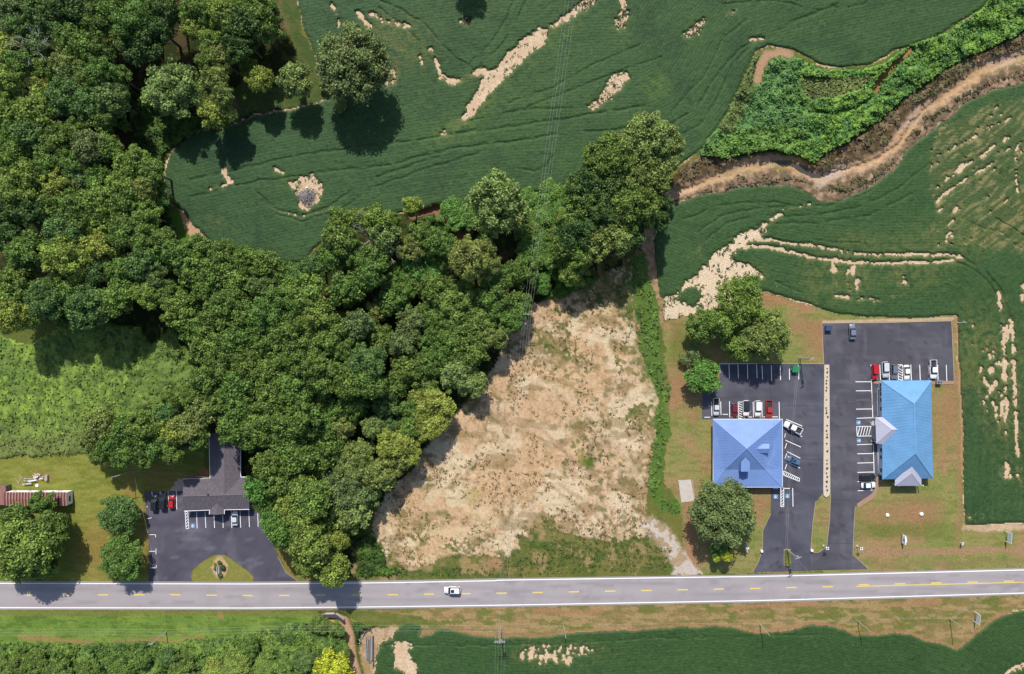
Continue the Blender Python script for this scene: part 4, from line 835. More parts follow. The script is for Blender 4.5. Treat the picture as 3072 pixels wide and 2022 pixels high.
# left lawn
for (p, r, c, v, h, lb) in [(T(0,2,(300,372))[0], 36, 'm', 'n', 10, 'mid-green tree leaning over the rusty roof of the mobile home'), (T(0,2,(110,500))[0], 54, 'm', 'n', 12, 'mid-green tree at the left edge just below the mobile home'),
    (T(0,2,(350,580))[0], 62, 'm', 'n', 14, 'mid-green tree on the right side of the clump by the road'), (T(0,2,(180,690))[0], 92, 'l', 'L', 17, 'largest light green tree of the clump at the lower left edge'),
    (T(0,2,(80,820))[0], 42, 'y', 'n', 10, 'yellow-green tree at the bottom of the left clump'), (T(0,2,(420,520))[0], 34, 'm', 'n', 8, 'small tree on the right tip of the left clump'),
    (T(0,2,(300,780))[0], 55, 'm', 'n', 9, 'shaded mid-green tree at the lower right of the left clump'),
    (T(0,2,(830,455))[0], 60, 'b', 'L', 9, 'upper of the two round trees on the lawn left of the car park'), (T(0,2,(850,760))[0], 66, 'm', 'L', 10, 'lower of the two round trees, its shadow on the road')]: tree(p[0], p[1], r, c, '', v, h, lb)
tree(*T(1,2,(540,1530))[0], 62, 'v', '', 'n', 9, 'vivid lime-yellow tree at the bottom edge beside the ditch')
trees_T(0, 2, [(1640,1500,130,'l'),(1500,1560,100,'y'),(1280,1560,90,'m'),(420,1560,100,'m'),(620,1540,80,'m'),(860,1550,80,'m'),(90,1500,90,'m'),(250,1470,80,'m'),(1180,1450,70,'b'),(1000,1470,60,'m'),(1740,1380,70,'m')], 'the brush along the bottom left', h=5)
trees_T(1, 2, [(560,1250,60,'m'),(450,1220,70,'m'),(330,1470,80,'b'),(60,1500,90,'l'),(610,1400,60,'m')], 'the ditch bank below the culvert', h=4)

# bare crowns standing out of the canopy
def dead_tree(px, py, h, r, label):
    P = W(px, py, h*.8); root = empty('dead_tree', (P.x, P.y, 0), random.uniform(0, 6)); b = MB(); rr = random.Random(px)
    def br(p, d, L, w_, n):
        q = p+d*L; b.tube(p, q, w_, w_*.6, 5, False)
        if n:
            for _ in range(3):
                e_ = (d+Vector((rr.uniform(-1, 1), rr.uniform(-1, 1), rr.uniform(-.25, .5)))*.85).normalized(); br(q, e_, L*.72, w_*.6, n-1)
    for k in range(5):
        a_ = k*1.26+rr.uniform(-.3, .3); br(Vector((0, 0, h*.55)), Vector((math.cos(a_), math.sin(a_), .75)).normalized(), r*.5, .13, 3)
    b.build('branches', M['deadwood'], root); MB().tube((0, 0, 0), (0, 0, h*.56), .25, .16, 8).build('trunk', M['deadwood'], root); tag(root, label, 'dead tree')
M['deadwood'] = mat('bleached_deadwood', (0.36, 0.34, 0.31), 0.9, noise=0.2)
dead_tree(*T(1,1,(800,50))[0], 17, 6.0, 'pale leafless tree at the crop edge of the middle wood'); dead_tree(*T(0,0,(170,300))[0], 21, 5.5, 'bare grey branches sticking out of the upper left woods')
dead_tree(*T(1,1,(900,150))[0], 15, 5.0, 'second thin leafless tree below the pale one in the middle wood'); dead_tree(*T(2,1,(850,110))[0], 9, 4.0, 'leafless shrub in the shade above the dry field')
# every tree gets a label of its own: look first, then its rank among the look-alikes of its area
ORD = ['', 'second', 'third', 'fourth', 'fifth', 'sixth', 'seventh', 'eighth', 'ninth', 'tenth', 'eleventh', 'twelfth', 'thirteenth', 'fourteenth', 'fifteenth', 'sixteenth', 'seventeenth', 'eighteenth']
groups = {}
for t in trees:
    if t['label']: tag(t['o'], t['label'], 'tree' if t['rm'] > 2.3 else 'bush')
    else: groups.setdefault((t['zone'], t['size'], t['c']), []).append(t)
for (zone, size, c), L in groups.items():
    xs = [t['px'] for t in L]; ys = [t['py'] for t in L]; hor = (max(xs)-min(xs)) > (max(ys)-min(ys))
    L.sort(key=lambda t: t['px'] if hor else t['py'])
    for i, t in enumerate(L):
        if len(L) == 1: lb = f"{size} {CNAME[c]} tree in {zone}"
        elif i == 0: lb = f"{'leftmost' if hor else 'topmost'} {size} {CNAME[c]} tree in {zone}"
        elif i == len(L)-1: lb = f"{'rightmost' if hor else 'lowest'} {size} {CNAME[c]} tree in {zone}"
        else: lb = f"{ORD[i] if i < len(ORD) else str(i+1)+'th'} {size} {CNAME[c]} tree from {'the left' if hor else 'the top'} in {zone}"
        tag(t['o'], lb, 'tree', 'trees of the woods, banks and thickets')

# ---------------------------------------------------------------- road and car parks
def sheet(name, pts, z, m, colf, step=6.0, parent=None, kind='structure', label=None):
    """flat paved sheet with its own fine grid so that wear can follow it"""
    xs = [p[0] for p in pts]; ys = [p[1] for p in pts]
    import mathutils
    bm = bmesh.new(); vs = [bm.verts.new(W(x, y, z)) for x, y in pts]; fc = bm.faces.new(vs)
    x0, x1 = min(v.co.x for v in vs), max(v.co.x for v in vs); y0, y1 = min(v.co.y for v in vs), max(v.co.y for v in vs)
    s = step*.1
    for i in range(1, int((x1-x0)/s)+1): bmesh.ops.bisect_plane(bm, geom=bm.verts[:]+bm.edges[:]+bm.faces[:], plane_co=(x0+i*s, 0, 0), plane_no=(1, 0, 0))
    for i in range(1, int((y1-y0)/s)+1): bmesh.ops.bisect_plane(bm, geom=bm.verts[:]+bm.edges[:]+bm.faces[:], plane_co=(0, y0+i*s, 0), plane_no=(0, 1, 0))
    bmesh.ops.recalc_face_normals(bm, faces=bm.faces)
    if sum(f.normal.z for f in bm.faces) < 0: bmesh.ops.reverse_faces(bm, faces=bm.faces)
    me = bpy.data.meshes.new(name); bm.to_mesh(me); bm.free(); me.materials.append(m)
    n = len(me.vertices); co = np.zeros(n*3, np.float32); me.vertices.foreach_get('co', co); co = co.reshape(-1, 3)
    X = co[:, 0]*10*CH/(CH-z)+1536; Y = 1011-co[:, 1]*10*CH/(CH-z)
    c = colf(X, Y); ca = me.color_attributes.new('Col', 'FLOAT_COLOR', 'POINT'); v = np.ones((n, 4), np.float32); v[:, :3] = c; ca.data.foreach_set('color', v.ravel())
    o = bpy.data.objects.new(name, me); COL.objects.link(o)
    if parent: o.parent = parent
    if kind: o['kind'] = kind
    if label: o['label'] = label
    return o
YT = lambda x: np.interp(x, [-900, 0, 768, 1180, 1536, 2304, 3072, 3900], [1750, 1750, 1752, 1748, 1741, 1730, 1711, 1688])
YB = lambda x: np.interp(x, [-900, 0, 768, 1180, 1536, 2304, 3072, 3900], [1824, 1823, 1824, 1820, 1815, 1801, 1779, 1752])
YC = lambda x: np.interp(x, [-900, 0, 500, 768, 1180, 1536, 2304, 3072, 3900], [1787, 1786, 1784, 1787, 1784, 1779, 1764.5, 1745.5, 1722])
def road_col(X, Y):
    c = np.zeros(X.shape+(3,), np.float32); c[:] = C3(192, 185, 187)
    t = (Y-YT(X))/(YB(X)-YT(X)); st = fbm(X*.03, Y, 5, 3, 3)
    blend(c, np.clip(.9*np.exp(-((t-.20)/.035)**2)+.9*np.exp(-((t-.70)/.04)**2)+.6*np.exp(-((t-.32)/.05)**2)+.7*np.exp(-((t-.85)/.04)**2), 0, 1), (172, 164, 167), .9)
    blend(c, np.exp(-((t-.52)/.01)**2), (200, 190, 192), .8)
    blend(c, sm(st, .45, .6), (194, 183, 186), .5); blend(c, ((t < .0) | (t > 1.0)).astype(np.float32), (176, 168, 166), .6)
    blend(c, sm(fbm(X, Y, 60, 2), .5, .65), (176, 169, 172), .5); blend(c, sm(fbm(X*.15, Y, 12, 4), .62, .72)*((t > 0) & (t < 1)), (158, 152, 154), .5)
    return c
xs = list(range(-900, 3901, 120))
road = sheet('road', [(x, YT(x)-7) for x in xs]+[(x, YB(x)+6) for x in xs[::-1]], .045, M['road'], road_col, 8, label='grey two-lane road running along the bottom')
def lot_col(base, seed, worn=.5):
    def f(X, Y):
        c = np.zeros(X.shape+(3,), np.float32); c[:] = C3(*base)
        b2 = tuple(min(255, v+16) for v in base); b3 = tuple(v-12 for v in base)
        blend(c, sm(fbm(X, Y, 90, seed), .42, .62), b2, .7); blend(c, sm(fbm(X*.5, Y*1.5, 30, seed+1), .5, .7), b3, .6)
        blend(c, sm(fbm(X*.35, Y*1.3, 22, seed+2), .60, .74), (150, 146, 158), worn); blend(c, sm(fbm(X*1.3, Y*.3, 20, seed+3), .58, .72), (128, 124, 134), .3)
        blend(c, sm(noise(X, Y, 11, seed+1), .86, .97), (58, 56, 62), .6)
        return c
    return f
LOT_A = [(434,1473),(760,1473),(800,1540),(822,1640),(833,1670),(856,1716),(893,1742),(893,1744),(757,1744),(762,1730),(740,1710),(700,1680),(672,1664),(648,1664),(628,1670),(600,1690),(576,1710),(571,1728),(577,1744),(443,1744),(449,1725),(445,1600),(437,1520)]
LOT_B = [(2158,1091),(2475,1092),(2475,1480),(2468,1480),(2448,1505),(2440,1565),(2433,1657),(2433,1712),(2258,1717),(2275,1683),(2286,1649),(2288,1589),(2304,1556),(2312,1541),(2313,1462),(2345,1462),(2345,1260),(2106,1258),(2108,1165),(2158,1150)]
LOT_C = [(2467,971),(2854,965),(2861,1142),(2640,1142),(2644,1440),(2630,1440),(2620,1478),(2568,1518),(2564,1589),(2561,1664),(2607,1707),(2433.5,1711.5),(2433.5,1657),(2460,1655),(2480,1640),(2488,1560),(2491,1480),(2488,1095),(2473,1092)]
lotA = sheet('parking_lot', LOT_A, .03, M['asphalt_a'], lot_col((94, 91, 106), 1, .35), 9, label='worn asphalt car park in front of the dark-roofed building')
lotB = sheet('parking_lot', LOT_B, .03, M['asphalt_a'], lot_col((91, 91, 104), 3, .16), 9, label='asphalt car park round the violet-blue roofed office')
lotC = sheet('parking_lot', LOT_C, .034, M['asphalt_a'], lot_col((92, 91, 101), 5, .18), 9, label='asphalt car park round the sky-blue roofed clinic')
def line(p0, p1, w_, lot, m=None, z=.042, name='painted_line'):
    a = W(*p0, z); b = W(*p1, z); d = (b-a).normalized(); n = Vector((-d.y, d.x, 0))*w_*.05
    return MB().quad(a-n, b-n, b+n, a+n).build(name, m or M['white'], lot)
# edge and centre lines of the road
def band(fn, w_, x0, x1, m, name):
    b = MB(); X = list(range(int(x0), int(x1), 96))+[x1]; z = .052
    for i in range(len(X)-1):
        u, v = X[i], X[i+1]
        b.quad(W(u, fn(u)+w_/2, z), W(v, fn(v)+w_/2, z), W(v, fn(v)-w_/2, z), W(u, fn(u)-w_/2, z))
    return b.build(name, m, road)
band(YT, 2.6, -900, 1490, M['white'], 'edge_line'); band(lambda x: YT(x)-1.2, 2.8, 1490, 3900, M['white'], 'edge_line'); band(YB, 2.6, -900, 3900, M['white'], 'edge_line')
for k in range(-7, 34):
    x0 = 76+108.7*k
    b = MB(); z = .053; dy = -3.2 if x0 > 2560 else 0
    b.quad(W(x0, YC(x0)+1.7+dy, z), W(x0+31, YC(x0+31)+1.7+dy, z), W(x0+31, YC(x0+31)-1.7+dy, z), W(x0, YC(x0)-1.7+dy, z)); b.build('centre_dash', M['yellow'], road)
band(lambda x: YC(x)+1.2, 2.6, 2567, 3900, M['yellow'], 'centre_line')
# markings, lot A (zoom at 5.6 px per px from 420,1320)
A = lambda *p: Z(420, 1320, 5.6, *p)
for q in [((198,865),(208,945)),((337,865),(345,1120)),((471,865),(486,1160)),((608,855),(618,1165)),((950,1200),(960,1485)),((1092,1200),(1106,1478)),((1243,1255),(1252,1478)),((1390,1255),(1397,1475)),((1533,1185),(1543,1475)),((1680,1185),(1692,1472)),((1827,1175),(1838,1462)),((1975,1165),(1985,1455)),
          ((757,1200),(775,1490)),((803,1200),(820,1488)),((755,1202),(805,1202)),((775,1490),(822,1488))]: line(*A(*q), 1.7, lotA)
for k in range(5): line(*A((763+k*3,1260+k*50),(806+k*3,1212+k*50)), 1.5, lotA)
for q in [((447,1604),(467,1604)),((467,1604),(467,1612)),((448,1654),(469,1654)),((468,1646),(468,1663)),((449,1704),(470,1703)),((469,1696),(469,1704)),((440,1557),(455,1553)),((440,1522),(443,1518))]: line(*q, 1.5, lotA)
# lot B (5.95 from 2100,1060 and 2100,1300)
B = lambda *p: Z(2100, 1060, 5.95, *p); B2 = lambda *p: Z(2100, 1300, 5.95, *p)
for q in [((348,190),(358,345)),((516,188),(526,452)),((676,188),(687,442)),((845,185),(853,452)),((1009,188),(1020,442)),((1106,215),(1118,465)),((1273,215),(1280,490)),((1433,212),(1438,478)),((1596,275),(1598,470)),((1758,215),(1763,465)),
          ((205,860),(212,1115)),((368,860),(376,1100)),((405,1088),(498,1090)),((526,855),(530,1140)),((555,1135),(660,1138)),((682,870),(688,1165)),((778,865),(790,1165)),((682,870),(780,868)),((845,1135),(930,1137)),((948,865),(957,1140)),((985,1138),(1085,1140)),((1105,865),(1110,1140)),
          ((1130,1134),(1180,1134)),((1290,1134),(1392,1134)),((1412,865),(1418,1165)),((80,1140),(180,1140)),((1540,1178),(1825,1298)),((350,188),(1010,182))]: line(*B(*q), 1.9, lotB)
for k in range(7): line(*B((684,893+k*42),(786,935+k*42)), 1.9, lotB)
for q in [((1525,0),(1512,72)),((1525,122),(1800,245)),((1548,178),(1516,270)),((1555,325),(1790,445)),((1550,360),(1517,450)),((1530,505),(1785,620)),((1548,550),(1518,642)),((1490,670),(1780,805)),((1490,745),(1775,858)),((1775,805),(1775,858)),((1490,670),(1490,745)),
          ((1443,975),(1443,1308)),((1495,965),(1495,1308)),((1443,1308),(1497,1308)),((1505,983),(1605,983)),((1655,978),(1660,1308)),((1298,985),(1395,985)),((1700,-10),(1825,60))]: line(*B2(*q), 1.9, lotB)
for k in range(8): line(*B2((1522+k*32,700+k*14),(1500+k*32,745+k*13)), 1.8, lotB)
for k in range(6): line(*B2((1447,1050+k*50),(1492,1005+k*50)), 1.6, lotB)
# lot C (5.174 from 2440,940 ; 4.9 from 2500,1180)
Cc = lambda *p: Z(2440, 940, 5.174, *p); C4 = lambda *p: Z(2500, 1180, 4.9, *p)
for q in [((893,795),(915,1428)),((1032,795),(1043,1038)),((1171,800),(1182,1038)),((1308,798),(1320,1038)),((1383,798),(1388,1038)),((1308,798),(1383,798)),((1513,795),(1522,1038)),((1651,798),(1660,1040)),((1788,800),(1797,1040)),((1930,800),(1936,1030)),((2064,800),(2072,1050)),
          ((655,1062),(905,1062)),((660,1203),(905,1201)),((663,1346),(908,1343))]: line(*Cc(*q), 1.9, lotC)
for k in range(6): line(*Cc((1318,840+k*42),(1368,803+k*42)) if k == 0 else Cc((1318,808+k*42),(1383,850+k*38)), 1.7, lotC)
for q in [((335,98),(570,95)),((335,232),(570,229)),((342,367),(580,358)),((570,0),(580,358)),((342,487),(556,485)),((350,630),(562,626)),((342,487),(352,630)),((348,755),(585,746)),((588,746),(600,1175)),((352,888),(590,884)),((352,1025),(592,1018)),((354,1162),(595,1156)),((356,1298),(600,1294)),((360,1432),(580,1422))]: line(*C4(*q), 1.9, lotC)
for k in range(5): line(*C4((392+k*40,488),(355+k*40,627)), 1.8, lotC)
# wheelchair markings: blue square, white figure
def wheelchair(px, py, lot, rot=0, s=1.0):
    z = .0445; c = W(px, py, z); Mx = Matrix.Translation(c) @ Matrix.Rotation(rot, 4, 'Z')
    h = .62*s; o = MB().quad(*[Mx @ Vector(p) for p in ((-h,-h,0),(h,-h,0),(h,h,0),(-h,h,0))]).build('accessible_bay_marking', M['bluepaint'], lot)
    b = MB(); z2 = .004; n = 14; r0, r1 = .17*s, .29*s; cx, cy = -.05*s, -.16*s
    for i in range(n):
        if i in (3, 4): continue
        t0, t1 = 2*math.pi*i/n, 2*math.pi*(i+1)/n
        b.quad(*[Mx @ Vector((cx+r*math.cos(t), cy+r*math.sin(t), z2)) for r, t in ((r0,t0),(r1,t0),(r1,t1),(r0,t1))])
    for x0, x1, y0, y1 in ((-.12,-.02,-.1,.30),(-.02,.2,.0,.09),(.16,.25,-.3,.05),(.2,.38,-.34,-.25)): b.quad(*[Mx @ Vector((x*s, y*s, z2)) for x, y in ((x0,y0),(x1,y0),(x1,y1),(x0,y1))])
    b.quad(*[Mx @ Vector((-.07*s+.09*s*math.cos(t*math.pi/4), .42*s+.09*s*math.sin(t*math.pi/4), z2)) for t in range(8)])
    b.build('wheelchair_symbol', M['white'], o)
wheelchair(*B2((1350,1128))[0], lotB); wheelchair(*B2((1563,1118))[0], lotB)
wheelchair(*C4((370,428))[0], lotC, R(90)); wheelchair(*C4((376,692))[0], lotC, R(90)); wheelchair(*A((887,1440))[0], lotA)
# sealed cracks
def crack(lot, pts, w_=1.1):
    for i in range(len(pts)-1): line(pts[i], pts[i+1], w_, lot, M['crack'], .0385, 'sealed_crack')
crack(lotB, B((1250,490),(1245,620),(1262,700),(1258,830))); crack(lotB, B((820,650),(770,760),(780,830))); crack(lotB, B((600,775),(690,765),(770,770))); crack(lotB, B((1440,960),(1600,925),(1800,940),(1880,915),(1900,940),(2110,935)))
crack(lotB, B2((1815,440),(1950,468),(2210,458))); crack(lotB, B2((1665,1010),(1900,1070),(2150,1200))); crack(lotC, Cc((460,690),(490,830),(550,950),(560,1060))); crack(lotC, C4((0,155),(200,140),(330,150))); crack(lotC, [(2495,1498),(2540,1500),(2560,1510)]); crack(lotC, [(2478,1629),(2560,1631)]); crack(lotC, C4((0,490),(250,478)))
# kerb and edges, walk, slab, rock strip, grass island
def path_prism(name, pts, w_, z0, z1, m, parent=None):
    b = MB()
    for i in range(len(pts)-1):
        a = W(*pts[i], z1); c = W(*pts[i+1], z1); d = (c-a).normalized(); n = Vector((-d.y, d.x, 0))*w_*.05; e = d*.0
        b.prism([(a-n-e).xy, (c-n+e).xy, (c+n+e).xy, (a+n-e).xy], z0, z1)
    return b.build(name, m, parent)
path_prism('kerb', [(2466,969),(2660,967),(2856,962)], 3, 0, .12, M['kerbtan'], lotC)
path_prism('kerb', [(2855,962),(2863,1145)], 1.6, 0, .11, M['kerbtan'], lotC)
path_prism('kerb', [(2465,970),(2471,1090)], 1.6, 0, .10, M['kerbtan'], lotC)
path_prism('kerb', [(2156,1089),(2300,1090),(2472,1091)], 2.0, 0, .12, M['kerbtan'], lotB)
path_prism('kerb', [(2447,1505),(2439,1565),(2432,1657),(2456,1657),(2480,1641),(2489,1560),(2492,1482)], 1.6, 0, .11, M['kerbtan'], lotB)
path_prism('kerb', [(2566,1520),(2562,1589),(2559,1664),(2606,1707)], 1.8, 0, .10, M['kerbtan'], lotC)
path_prism('kerb', [(2313,1541),(2304,1558),(2289,1590),(2287,1649),(2276,1683),(2259,1715)], 1.5, 0, .10, M['kerbtan'], lotB)
kw = path_prism('kerb', [(2644,1158),(2633,1168),(2634,1248)], 2.2, 0, .18, M['trimw'], lotC); path_prism('kerb', [(2634,1334),(2636,1420),(2641,1426)], 2.2, 0, .18, M['trimw'], lotC)
path_prism('kerb', [(834,1670),(857,1716),(893,1743)], 1.4, 0, .08, M['kerbtan'], lotA)
def slab(name, pts, z0, z1, m, label=None, cat=None, parent=None, kind=None):
    b = MB().prism([W(x, y, z1).xy for x, y in pts], z0, z1); o = b.build(name, m, parent)
    if label: tag(o, label, cat)
    if kind: o['kind'] = kind
    return o
slab('pavement', [(2629,1430),(2638,1430),(2636,1465),(2625,1492),(2575,1525),(2570,1512),(2615,1482),(2627,1462)], 0, .14, M['walk'], 'tan walk curving round the corner of the right-hand car park', kind='structure')
slab('pavement', [(2795,1143),(2862,1143),(2862,1153),(2795,1154)], 0, .14, M['walk'], 'tan walk behind the sky-blue roofed clinic', kind='structure')
slab('pavement', [(2620,1150),(2624,1143),(2642,1143),(2642,1153)], 0, .14, M['walk'], 'short tan walk at the clinic corner', kind='structure')
pad = slab('concrete_pad', [(2035,1441),(2073,1439),(2084,1503),(2044,1508)], 0, .15, M['concrete'], 'empty pale concrete pad on the lawn left of the big round tree', 'concrete pad')
path_prism('edge_timber', [(2077,1440),(2085,1502)], 2.0, 0, .22, M['wood'], pad)
bed = slab('rock_strip', [(2473,1094),(2488,1094),(2491,1478),(2486,1488),(2478,1492),(2471,1486),(2470,1470)], 0, .30, M['gravel'], 'long strip of pale rock mulch dividing the two car parks', 'planting bed')
ys_ = [1105, 1116, 1130, 1141, 1150, 1162, 1171, 1199, 1223, 1230, 1238, 1250, 1276, 1292, 1302, 1311, 1330, 1353, 1380, 1391, 1404, 1419, 1430, 1444, 1458, 1470]
def little_shrub(px, py, r, c, label, h=.7, group=None, z0=.28, name='shrub', cat='shrub'):
    P = W(px, py, z0); root = empty(name, (P.x, P.y, z0), random.uniform(0, 6))
    cr = bpy.data.objects.new('foliage', random.choice(CR['f'])); COL.objects.link(cr); cr.parent = root; cr.scale = (r, r, h*.8); cr.location = (0, 0, h*.35)
    cr.material_slots[0].link = 'OBJECT'; cr.material_slots[0].material = LM[c]
    tag(root, label, cat, group); return root
for i, y in enumerate(ys_):
    little_shrub(2480.5+random.uniform(-3, 3), y, random.uniform(.20, .36), random.choice('dmd'), f"{['topmost', 'second', 'third', 'fourth', 'fifth', 'sixth', 'seventh', 'eighth', 'ninth', 'tenth', 'eleventh', 'twelfth', 'thirteenth'][i] if i < 13 else ['thirteenth', 'twelfth', 'eleventh', 'tenth', 'ninth', 'eighth', 'seventh', 'sixth', 'fifth', 'fourth', 'third', 'second', 'lowest'][i-13]} low dark shrub {'from the top' if 0 < i < 13 else ('from the bottom' if 12 < i < 25 else '')} of the pale rock strip".replace('  ', ' '), random.uniform(.3, .5), 'shrubs in the rock strip')
# island mulch shrubs + sign at lot A
little_shrub(660.5, 1686, .75, 'm', 'round green shrub above the entrance sign of the left car park', 1.2, z0=0); little_shrub(671, 1702, .95, 'd', 'dark green shrub right of the left entrance sign', 1.2, z0=0)
little_shrub(649, 1702, .8, 'o', 'olive shrub left of the left entrance sign', .9, z0=0); little_shrub(662, 1723, .8, 'l', 'round shrub below the left entrance sign', 1.3, z0=0); little_shrub(646, 1692, .5, 'y', 'smallest yellowish plant left of the left entrance sign', .6, z0=0)
# planter in the middle entrance
pl = empty('planter', W(2361, 1672)); tag(pl, 'narrow kerbed planter full of clipped grass in the middle entrance', 'planter')
P0 = W(2361, 1672)
def local(o, mb, name, m): ob = mb.build(name, m, o); return ob
b = MB(); pts = [(-1.0,-2.3),(-.5,-2.7),(.5,-2.7),(1.0,-2.3),(1.0,2.4),(-1.0,2.4)]
b.prism(pts, 0, .16); local(pl, b, 'kerb', M['kerbtan'])
b = MB(); b.prism([(x*.85, y*.92) for x, y in pts], .16, .42); local(pl, b, 'soil', M['darkwood'])
for k in range(7):
    cr = bpy.data.objects.new('plant', CR['f'][k % 3]); COL.objects.link(cr); cr.parent = pl; cr.location = (random.uniform(-.2, .2), -2.0+k*.66, .5); cr.scale = (.85, .55, .45)
    cr.material_slots[0].link = 'OBJECT'; cr.material_slots[0].material = LM['y' if k < 3 else 'l']

# ---------------------------------------------------------------- buildings
def hip_part(name, polys, m, parent, thick=.12):
    b = MB()
    for p in polys: b.quad(*p)
    return b.build(name, m, parent)
def face_ribs(b, quad_pts, spacing, along, hgt=.045, wdt=.05):
    """standing seams running down a roof face; along = eave direction (unit xy)"""
    P = [Vector(p) for p in quad_pts]; n = (P[1]-P[0]).cross(P[2]-P[0])
    if n.length < 1e-6: return
    n.normalize(); n = n if n.z > 0 else -n
    a = Vector((along[0], along[1], 0)); ts = [p.dot(a) for p in P]
    t = min(ts)+spacing*.5
    while t < max(ts):
        X = []
        for i in range(len(P)):
            u, v = P[i], P[(i+1) % len(P)]; tu, tv = u.dot(a)-t, v.dot(a)-t
            if tu*tv < 0: X.append(u+(v-u)*(tu/(tu-tv)))
        if len(X) >= 2:
            p, q = X[0], X[1]; w2 = a*wdt*.5
            up = n*hgt; e = .004*n
            b.quad(p-w2+e, q-w2+e, q-w2*.5+up, p-w2*.5+up); b.quad(p-w2*.5+up, q-w2*.5+up, q+w2*.5+up, p+w2*.5+up); b.quad(p+w2*.5+up, q+w2*.5+up, q+w2+e, p+w2+e)
        t += spacing
def tri_ccw(p):
    P = [Vector(q) for q in p]; n = (P[1]-P[0]).cross(P[2]-P[0]); return P if n.z > 0 else P[::-1]
def ridge_cap(parent, p, q, m, r=.10, name='ridge_cap'):
    p = Vector(p); q = Vector(q); d = (q-p).normalized(); s = d.cross(Vector((0, 0, 1))).normalized()
    b = MB(); up = Vector((0, 0, r*.7)); dn = Vector((0, 0, r*.0))
    b.quad(p-s*r*1.6-dn, q-s*r*1.6-dn, q+up, p+up); b.quad(p+up, q+up, q+s*r*1.6-dn, p+s*r*1.6-dn)
    return b.build(name, m, parent)
def wall_ring(parent, x0, x1, y0, y1, z, m, name='wall'):
    for nm, q in (('s', (x0, x1, y0, y0+.2)), ('n', (x0, x1, y1-.2, y1)), ('w', (x0, x0+.2, y0+.2, y1-.2)), ('e', (x1-.2, x1, y0+.2, y1-.2))): MB().box(q[0], q[1], q[2], q[3], 0, z).build(name, m, parent)
def window(parent, x, y, z, w_, h, axis_, out):
    """window on a wall; axis_ 'x' runs along x"""
    d = .05*out
    if axis_ == 'x': f = MB().box(x-w_/2, x+w_/2, min(y, y+d), max(y, y+d), z, z+h).build('window', M['trimw'], parent); MB().box(x-w_/2+.08, x+w_/2-.08, min(y+d, y+d*1.5), max(y+d, y+d*1.5), z+.08, z+h-.08).build('pane', M['glass'], f)
    else: f = MB().box(min(x, x+d), max(x, x+d), y-w_/2, y+w_/2, z, z+h).build('window', M['trimw'], parent); MB().box(min(x+d, x+d*1.5), max(x+d, x+d*1.5), y-w_/2+.08, y+w_/2-.08, z+.08, z+h-.08).build('pane', M['glass'], f)
    return f

# --- middle office
ob = empty('office_building', (0, 0, 0)); tag(ob, 'square office with a violet-blue hipped metal roof and two dormers', 'building')
e = 2.9; NW, NE, SE, SW = W(2138,1258,e), W(2347,1258,e), W(2347,1461,e), W(2140,1461,e)
AP = W(2240.5, 1346, 7.6); bw, be = W(2174, 1409, 3.85), W(2296, 1409, 3.85)
faces = {'n': [NW, AP, NE], 'w': [NW, SW, bw, AP], 'e': [NE, AP, be, SE], 's1': [SW, SE, be, bw], 's2': [bw, be, AP]}
rib = MB()
for k, p in faces.items():
    P = tri_ccw(p); MB().quad(*P).build('roof_slope', M['blue_b'], ob)
    face_ribs(rib, P, .45, (1, 0) if k[0] in 'ns' else (0, 1))
o = rib.build('roof_seams', M['blue_b'], ob); o['kind'] = 'stuff'
for p, q in ((NW, AP), (NE, AP), (SE, be), (be, AP), (SW, bw), (bw, AP)): ridge_cap(ob, p+Vector((0,0,.02)), q+Vector((0,0,.02)), M['blue_b'])
x0, x1, y0, y1 = SW.x, NE.x, SE.y, NW.y
for q in ((x0-.1, x1+.1, y0-.12, y0), (x0-.12, x0-.002, y0, y1), (x1+.002, x1+.12, y0, y1), (x0-.1, x1+.1, y1, y1+.12)): MB().box(q[0], q[1], q[2], q[3], e-.22, e-.01).build('gutter', M['trimw'], ob)
MB().box(x0+.05, x1-.05, y0+.05, y1-.05, e-.16, e-.1).build('soffit', M['trimw'], ob)
wall_ring(ob, x0+.6, x1-.6, y0+.6, y1-.6, e-.17, M['brick'])
for i in range(5): window(ob, x0+3+i*3.6, y0+.6, 1.0, 1.3, 1.3, 'x', -1); window(ob, x1-.6, y0+2.5+i*3.6, 1.0, 1.3, 1.3, 'y', 1)
# south dormer
def dormer_s(parent, xl, xr, ytip, ybot, z_e, z_r, roofz):
    a, b_, t = W(xl, ybot, z_e), W(xr, ybot, z_e), W((xl+xr)/2, ybot, z_r); tip = W((xl+xr)/2, ytip, z_r)
    al, bl = W(xl, ytip+(xr-xl)*.55, z_e), W(xr, ytip+(xr-xl)*.55, z_e)
    d = MB().quad(*tri_ccw([a, t, tip, al])).quad(*tri_ccw([b_, bl, tip, t])).build('dormer', M['blue_b'], parent)
    MB().quad(a, b_, t).quad(a, al, (al.x, al.y, roofz), (a.x, a.y, roofz-.6)).quad(b_, (b_.x, b_.y, roofz-.6), (bl.x, bl.y, roofz), bl).quad(a, (a.x, a.y, roofz-.8), (b_.x, b_.y, roofz-.8), b_).build('dormer_wall', M['blue_b'], d)
    ridge_cap(d, t+Vector((0,0,.02)), tip+Vector((0,0,.02)), M['blue_b'], .07)
    return d
dm = dormer_s(ob, 2223, 2249.5, 1372, 1415, 6.0, 6.55, 4.6)
